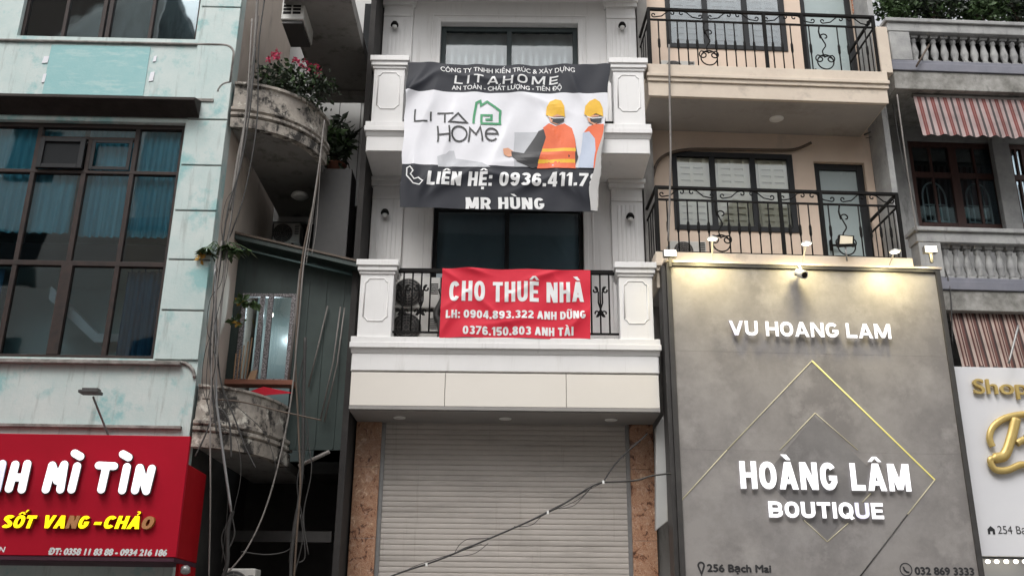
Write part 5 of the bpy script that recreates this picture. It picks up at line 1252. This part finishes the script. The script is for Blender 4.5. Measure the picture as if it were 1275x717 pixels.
# security camera
c = FR.p3(997, 341, -.32); t = thing('security_camera', 'small white bullet security camera hanging at the signboard top edge', 'camera', FR, c)
part('mount', MB().tube(spline([(c[0] + .03, -.17, bz1 + .07), (c[0] + .03, -.25, c[2] + .1), (c[0], c[1] + .02, c[2] + .04)], 4), .018, 8), 'lampwhite', t)
part('body', MB().tube([(c[0] - .04, c[1] + .05, c[2] + .05), (c[0], c[1], c[2]), (c[0] + .02, c[1] - .09, c[2] - .05)], [.05, .06, .058], 14), 'lampwhite', t)
part('lens', MB().tube([(c[0] + .02, c[1] - .088, c[2] - .049), (c[0] + .025, c[1] - .1, c[2] - .056)], [.045, .04], 14), 'blackmetal', t)
part('antenna', MB().tube([(c[0] - .05, c[1] + .04, c[2]), (c[0] - .1, c[1] - .05, c[2] - .04)], .01, 6), 'blackmetal', t)

# cables over the shutter and the boxes between the houses
line('cable', [(470, 724), (500, 712), (545, 697), (600, 674), (660, 648), (700, 628), (735, 606), (751, 600)], .0115, 'cable', 'taut black cable bundle rising across the roller shutter', 'cable', -.35, fr=FC, loose=[[(566, 688), (572, 678), (582, 671), (598, 670), (612, 669)], [(640, 655), (652, 655), (664, 652), (675, 641)], [(690, 633), (704, 632), (716, 628), (727, 617), (737, 606)], [(684, 636), (702, 630), (722, 620), (740, 603)], [(556, 692), (574, 692), (592, 688), (608, 676)], [(560, 691), (580, 681), (600, 674), (640, 657), (690, 632), (751, 600)], [(497, 714), (520, 703), (560, 690), (600, 677)]])
for k, (x, y) in enumerate(((751, 600), (682, 637.5), (531, 702.5))):
    c = FC.p3(x, y, -.35); b = MB(); b.box(c[0] - .012, c[0] + .014, c[1] - .018, c[1] + .018, c[2] - .022, c[2] + .022); solo('cable_tie', b, 'lampwhite', FC, ['white tie at the upper right fork of the shutter cable bundle', 'white tie halfway along the shutter cable bundle', 'white tie low on the left of the shutter cable bundle'][k], 'cable tie')
line('cable', [(751, 600), (790, 598), (812, 592), (836, 589)], .012, 'cable', 'black cable branching right to the white meter boxes', 'cable', -.3, fr=FC)
line('cable', [(751, 600), (764, 580), (778, 565), (795, 550), (806, 540)], .010, 'cable', 'black cable branching upward to the right marble pillar', 'cable', .2, fr=FC, loose=[[(776, 570), (784, 556), (798, 548)]])
P = FC.P
t = thing('meter_box', 'tall white meter box between the right marble pillar and the signboard', 'meter box', FC, (2.14, .3, 2.9))
a = FC.p3(815, 660, .3); b = FC.p3(831, 524, .3)
part('casing', MB().prism([(FC.U(817, 658, .3), FC.Z(817, 660, .3)), (FC.U(832, 648, .3), FC.Z(832, 648, .3)), (FC.U(828, 516, .3), FC.Z(830, 514, .3)), (FC.U(817, 540, .3), FC.Z(815, 532, .3))], .3, .45), 'cladding', t, .01)
part('box_flap', MB().box(FC.U(831, 600, .25), FC.U(840, 600, .25), .22, .3, FC.Z(835, 660, .25), FC.Z(835, 622, .25)), 'beigeslab', t, .006)
line('conduit', [(830, 512), (833, 560), (832, 600), (837, 610), (836, 626)], .014, 'pvc', 'thin grey pipe running into the meter box flap', 'pipe', .2, fr=FC)
g = MB(); g.box(UR + .03, UR + .2, .9, 1.6, 0, 13); solo('party_wall', g, 'shade', FC, 'narrow grey party wall between the white and beige houses', 'wall')

# ================================================================== GREY HOUSE (far right)
P = FF.P
fh = thing('grey_house', 'old grey house with stone balustrades and striped awnings at the right edge', 'house', FF, (7.4, 0, 0))
FU0, FU1 = 6.06, 9.2; FW = 1.2
FZ1 = FF.Z(1200, 100) ; FZ0 = FF.Z(1200, 373)          # slab centres
win = (FF.U(1137, 230, FW), FF.U(1249, 230, FW), FF.Z(1190, 300, FW), FF.Z(1190, 176, FW)); win2 = (FF.U(1262, 230, FW), 9.1, win[2], win[3])
g = MB(); g.wall(FU0 + .1, FU1, 0, FZ1, FW, .25, [win, win2]); part('wall', g, 'greyold', fh)
part('rear_wall', MB().box(FU0 + .1, FU1, FW + 1.4, FW + 1.5, 0, FZ1 - .1).box(FU0 + .1, FU1, FW + .251, FW + 1.5, FZ1 - .098, FZ1 - .002), 'roomdark', fh)
def grey_balcony(yc0, yc1, yb1, ys0, ys1, x):
    zc0, zc1, zb1, zs0, zs1 = [FF.Z(x, y) for y in (yc0, yc1, yb1, ys0, ys1)]    # coping top/bottom, base top, slab top/bottom
    g = MB(); g.box(FU0, FU1, .0, FW, zs1, zs0 - .0); part('slab', g, 'stoneslab', fh, .012)
    g = MB(); g.box(FU0 - .02, FU1, -.03, .3, zs0 + .001, zb1 - .07); g.box(FU0, FU1, .0, .27, zb1 - .07, zb1); part('plinth', g, 'bluegrey', fh, .01)
    g = MB(); g.box(FU0 - .03, FU1, -.05, .32, zc0 - .07, zc0); g.box(FU0, FU1, -.01, .28, zc1, zc0 - .07); part('coping', g, 'greyold', fh, .012)
    part('pier', MB().box(FU0 + .02, FU0 + .36, .0, .27, zb1, zc1), 'greyold', fh, .01)
    h = zc1 - zb1; n = 17; proto = None
    bl_ = thing('x', '', '', FF) if False else None
    for k in range(n):
        u = FU0 + .47 + k * .165
        mb = MB(); mb.box(u - .06, u + .06, .075, .195, zb1, zb1 + h * .1); mb.box(u - .06, u + .06, .075, .195, zc1 - h * .1, zc1)
        mb.lathe((u, .135, zb1), [(.04, h * .1), (.055, h * .14), (.038, h * .2), (.06, h * .34), (.064, h * .42), (.045, h * .6), (.032, h * .76), (.05, h * .8), (.04, h * .9)], 10)
        part('baluster', mb, 'greyold', fh)
grey_balcony(27, 42, 77, 91, 113, 1195); grey_balcony(285, 303, 346, 362, 387, 1215)
part('pillar', MB().box(FF.U(1241, 230, FW - .05), FF.U(1262, 230, FW - .05), FW - .12, FW - .002, FZ0, FZ1 - .2), 'greyold', fh, .01)
for wv in (win, win2):
    a, b, c, d = wv; n2 = (a + b) / 2
    g = MB(); f_ = .09
    g.box(a, a + f_, FW + .05, FW + .13, c, d); g.box(b - f_, b, FW + .05, FW + .13, c, d); g.box(a + f_, b - f_, FW + .05, FW + .13, d - f_, d); g.box(n2 - .07, n2 + .07, FW + .045, FW + .13, c, d - f_)
    zr = FF.Z(1190, 216, FW); g.box(a + f_, n2 - .07, FW + .052, FW + .125, zr - .06, zr + .04); g.box(n2 + .07, b - f_, FW + .052, FW + .125, zr - .06, zr + .04)
    zr = FF.Z(1190, 276, FW); g.box(a + f_, n2 - .07, FW + .052, FW + .125, zr - .3, zr); g.box(n2 + .07, b - f_, FW + .052, FW + .125, zr - .3, zr)
    for q0, q1 in ((a + f_, n2 - .07), (n2 + .07, b - f_)):
        m_ = (q0 + q1) / 2; g.box(m_ - .02, m_ + .02, FW + .06, FW + .11, c, d)
    w_ = part('window', g, 'brownwood', fh, .006)
    part('pane', MB().box(a + .03, b - .03, FW + .09, FW + .096, c, d - .03), 'g_dark', w_)
    gr = MB(); z0_, z1_ = FF.Z(1190, 276, FW), FF.Z(1190, 221, FW)
    for q0, q1 in ((a + f_, n2 - .07), (n2 + .07, b - f_)):
        m_ = (q0 + q1) / 2; hw = (q1 - q0) / 2 - .06
        gr.tube([(m_ - hw * .8, FW + .14, z0_)] + [(m_ + hw * .8 * math.cos(R_(a_)), FW + .14, z1_ - .32 + .28 * math.sin(R_(a_))) for a_ in range(180, -1, -15)] + [(m_ + hw * .8, FW + .14, z0_)], .016, 5)
        gr.tube([(m_ - hw * .8, FW + .145, z1_ - .45), (m_ + hw * .8, FW + .145, z1_ - .45)], .013, 5); gr.tube([(m_ - hw * .8, FW + .145, z1_ - .75), (m_ + hw * .8, FW + .145, z1_ - .75)], .013, 5)
        for dx in (-.4, .4): gr.tube([(m_ + hw * dx, FW + .15, z0_), (m_ + hw * dx, FW + .15, z1_ - .12)], .011, 5)
    part('window_grille', gr, 'whiteplastic', w_)
g = MB(); g.tube([FF.p3(1141, 83, -.1), FF.p3(1157, 56, -.05)], .016, 6); solo('stick', g, 'cablebrown', FF, 'thin stick leaning against the upper stone balustrade', 'stick')

def awning(x0, xr, yt, yb, m, label, v0, v1):
    ua, za = FF.P(x0, yt, v0); zb = FF.Z(x0, yb, v1); t = thing('awning', label, 'awning', FF, (ua, v0, zb))
    def f(s, q):
        u = ua + (FU1 - ua) * s; v = v0 + (v1 - v0) * q + .012 * math.sin(u * 9) * q + .01 * math.sin(u * 29.9) * q
        z = za + (zb - za) * q + (.018 * math.sin(u * 31) if q > .99 else 0); return (u, v, z)
    g = MB(); g.grid(f, 120, 10); part('canvas', g, m, t)
    part('roller', MB().tube([(ua, v0 + .02, za + .02), (FU1, v0 + .02, za + .02)], .035, 10), 'pvc', t)
awning(1137, 1280, 120, 167, 'awn_red', 'upper red and white striped awning below the stone balustrade', .12, -.02)
awning(1181, 1280, 388, 456, 'awn_brown', 'lower brown striped awning just above the white shop sign', .12, -.04)
line('pole', [(1268, 405, -.25), (1256, 452, -.3)], .016, 'steel', 'thin dark awning brace in front of the lower striped awning', 'pole', fr=FF)

part('dark_backing', MB().box(FU0 + .02, FU1, .335, .42, FZ1, FF.Z(1195, 33)), 'darkvoid', fh)  # dark sheet added behind the balusters to keep their gaps black
# plants on the roof terrace
for k, (px, py, rx, rz, n_, lb) in enumerate(((1118, 8, .34, .3, 420, 'leftmost dark bushy shrub on the roof terrace beside the brick wall'), (1168, 4, .42, .36, 620, 'wide dark shrub in the middle of the roof terrace'), (1222, 6, .42, .34, 620, 'dense green shrub on the roof terrace above the balusters'), (1268, 0, .4, .42, 560, 'darkest shrub at the right edge of the roof terrace'))):
    c = FF.p3(px, py, .75); shrub('terrace_shrub', lb, 'shrub', FF, (c[0], c[1], c[2] + .0), (rx * 1.15, .4, rz * 1.5), int(n_ * 2.4), .10, 'leafdark' if k in (1, 3) else 'leaf', None, .35)

# white shop sign
WV = -.08
ws = thing('shop_sign', 'white shop sign with golden raised letters under the brown striped awning', 'sign', FF, (7.5, WV, 2.4))
wa = FF.U(1187, 458, WV); wz1, wz0_ = FF.Z(1230, 457, WV), FF.Z(1240, 692, WV)
part('panel', MB().box(wa - .02, 9.1, WV, WV + .05, wz0_, wz1), 'signwhite', ws, .006)
lt_ = MB(); letters(ws, px_text(FF, WV - .02, 'Shop', 1212, 1279, 491, 472.5, bold=.010, th=.04), 'gold'); lt_.bm.free()
mb = MB(); sc = [[(1236, 556), (1232, 545), (1236, 532), (1248, 522), (1264, 517), (1282, 516), (1294, 524), (1292, 538), (1276, 546)], [(1265, 521), (1259, 545), (1251, 566), (1240, 570), (1233, 573), (1239, 584), (1254, 585), (1272, 578), (1288, 580), (1300, 566), (1294, 550), (1276, 547), (1266, 552)]]
for k, s_ in enumerate(sc): mb.tube(spline([FF.p3(x, y, WV - .05 - .006 * k) for x, y in s_], 6), [(.072 if (k and i_ < 20) else .048) for i_ in range(6 * (len(s_) - 1) + 1)], 10, True, .7)
part('letter', mb, 'gold', ws)
lettering(ws, px_text(FF, WV - .004, '254 Bạch Mai', 1243, 1312, 664.5, 654.5, bold=.0), 'print_dark')
mb = MB(); c = FF.P(1234, 660, WV); q = .05; mb.poly([(c[0] - q, c[1] - q), (c[0] - q * .35, c[1] - q), (c[0] - q * .35, c[1] - q * .2), (c[0] + q * .35, c[1] - q * .2), (c[0] + q * .35, c[1] - q), (c[0] + q, c[1] - q), (c[0] + q, c[1] + q * .3), (c[0], c[1] + q * 1.2), (c[0] - q, c[1] + q * .3)], WV - .004); part('house_icon', mb, 'print_dark', ws)
part('shop_front', MB().box(FF.U(1222, 705, .2), 9.1, .2, .3, 0, wz0_ - .01), 'signwhite', fh)
for k, px in enumerate((1230, 1241, 1253, 1265, 1276)):
    c = FF.p3(px, 699, .0); b = MB(); b.lathe(c, [(.012, .03), (.028, .02), (.032, .0), (.018, -.02)], 14)
    solo('bulb', b, 'led', FF, ['first glowing white bulb from the left under the white shop sign', 'second glowing white bulb from the left under the white shop sign', 'third glowing white bulb from the left under the white shop sign', 'fourth glowing white bulb from the left under the white shop sign', 'fifth glowing white bulb, cut by the right edge of the photo'][k], 'bulb', 'bulbs under the white shop sign')
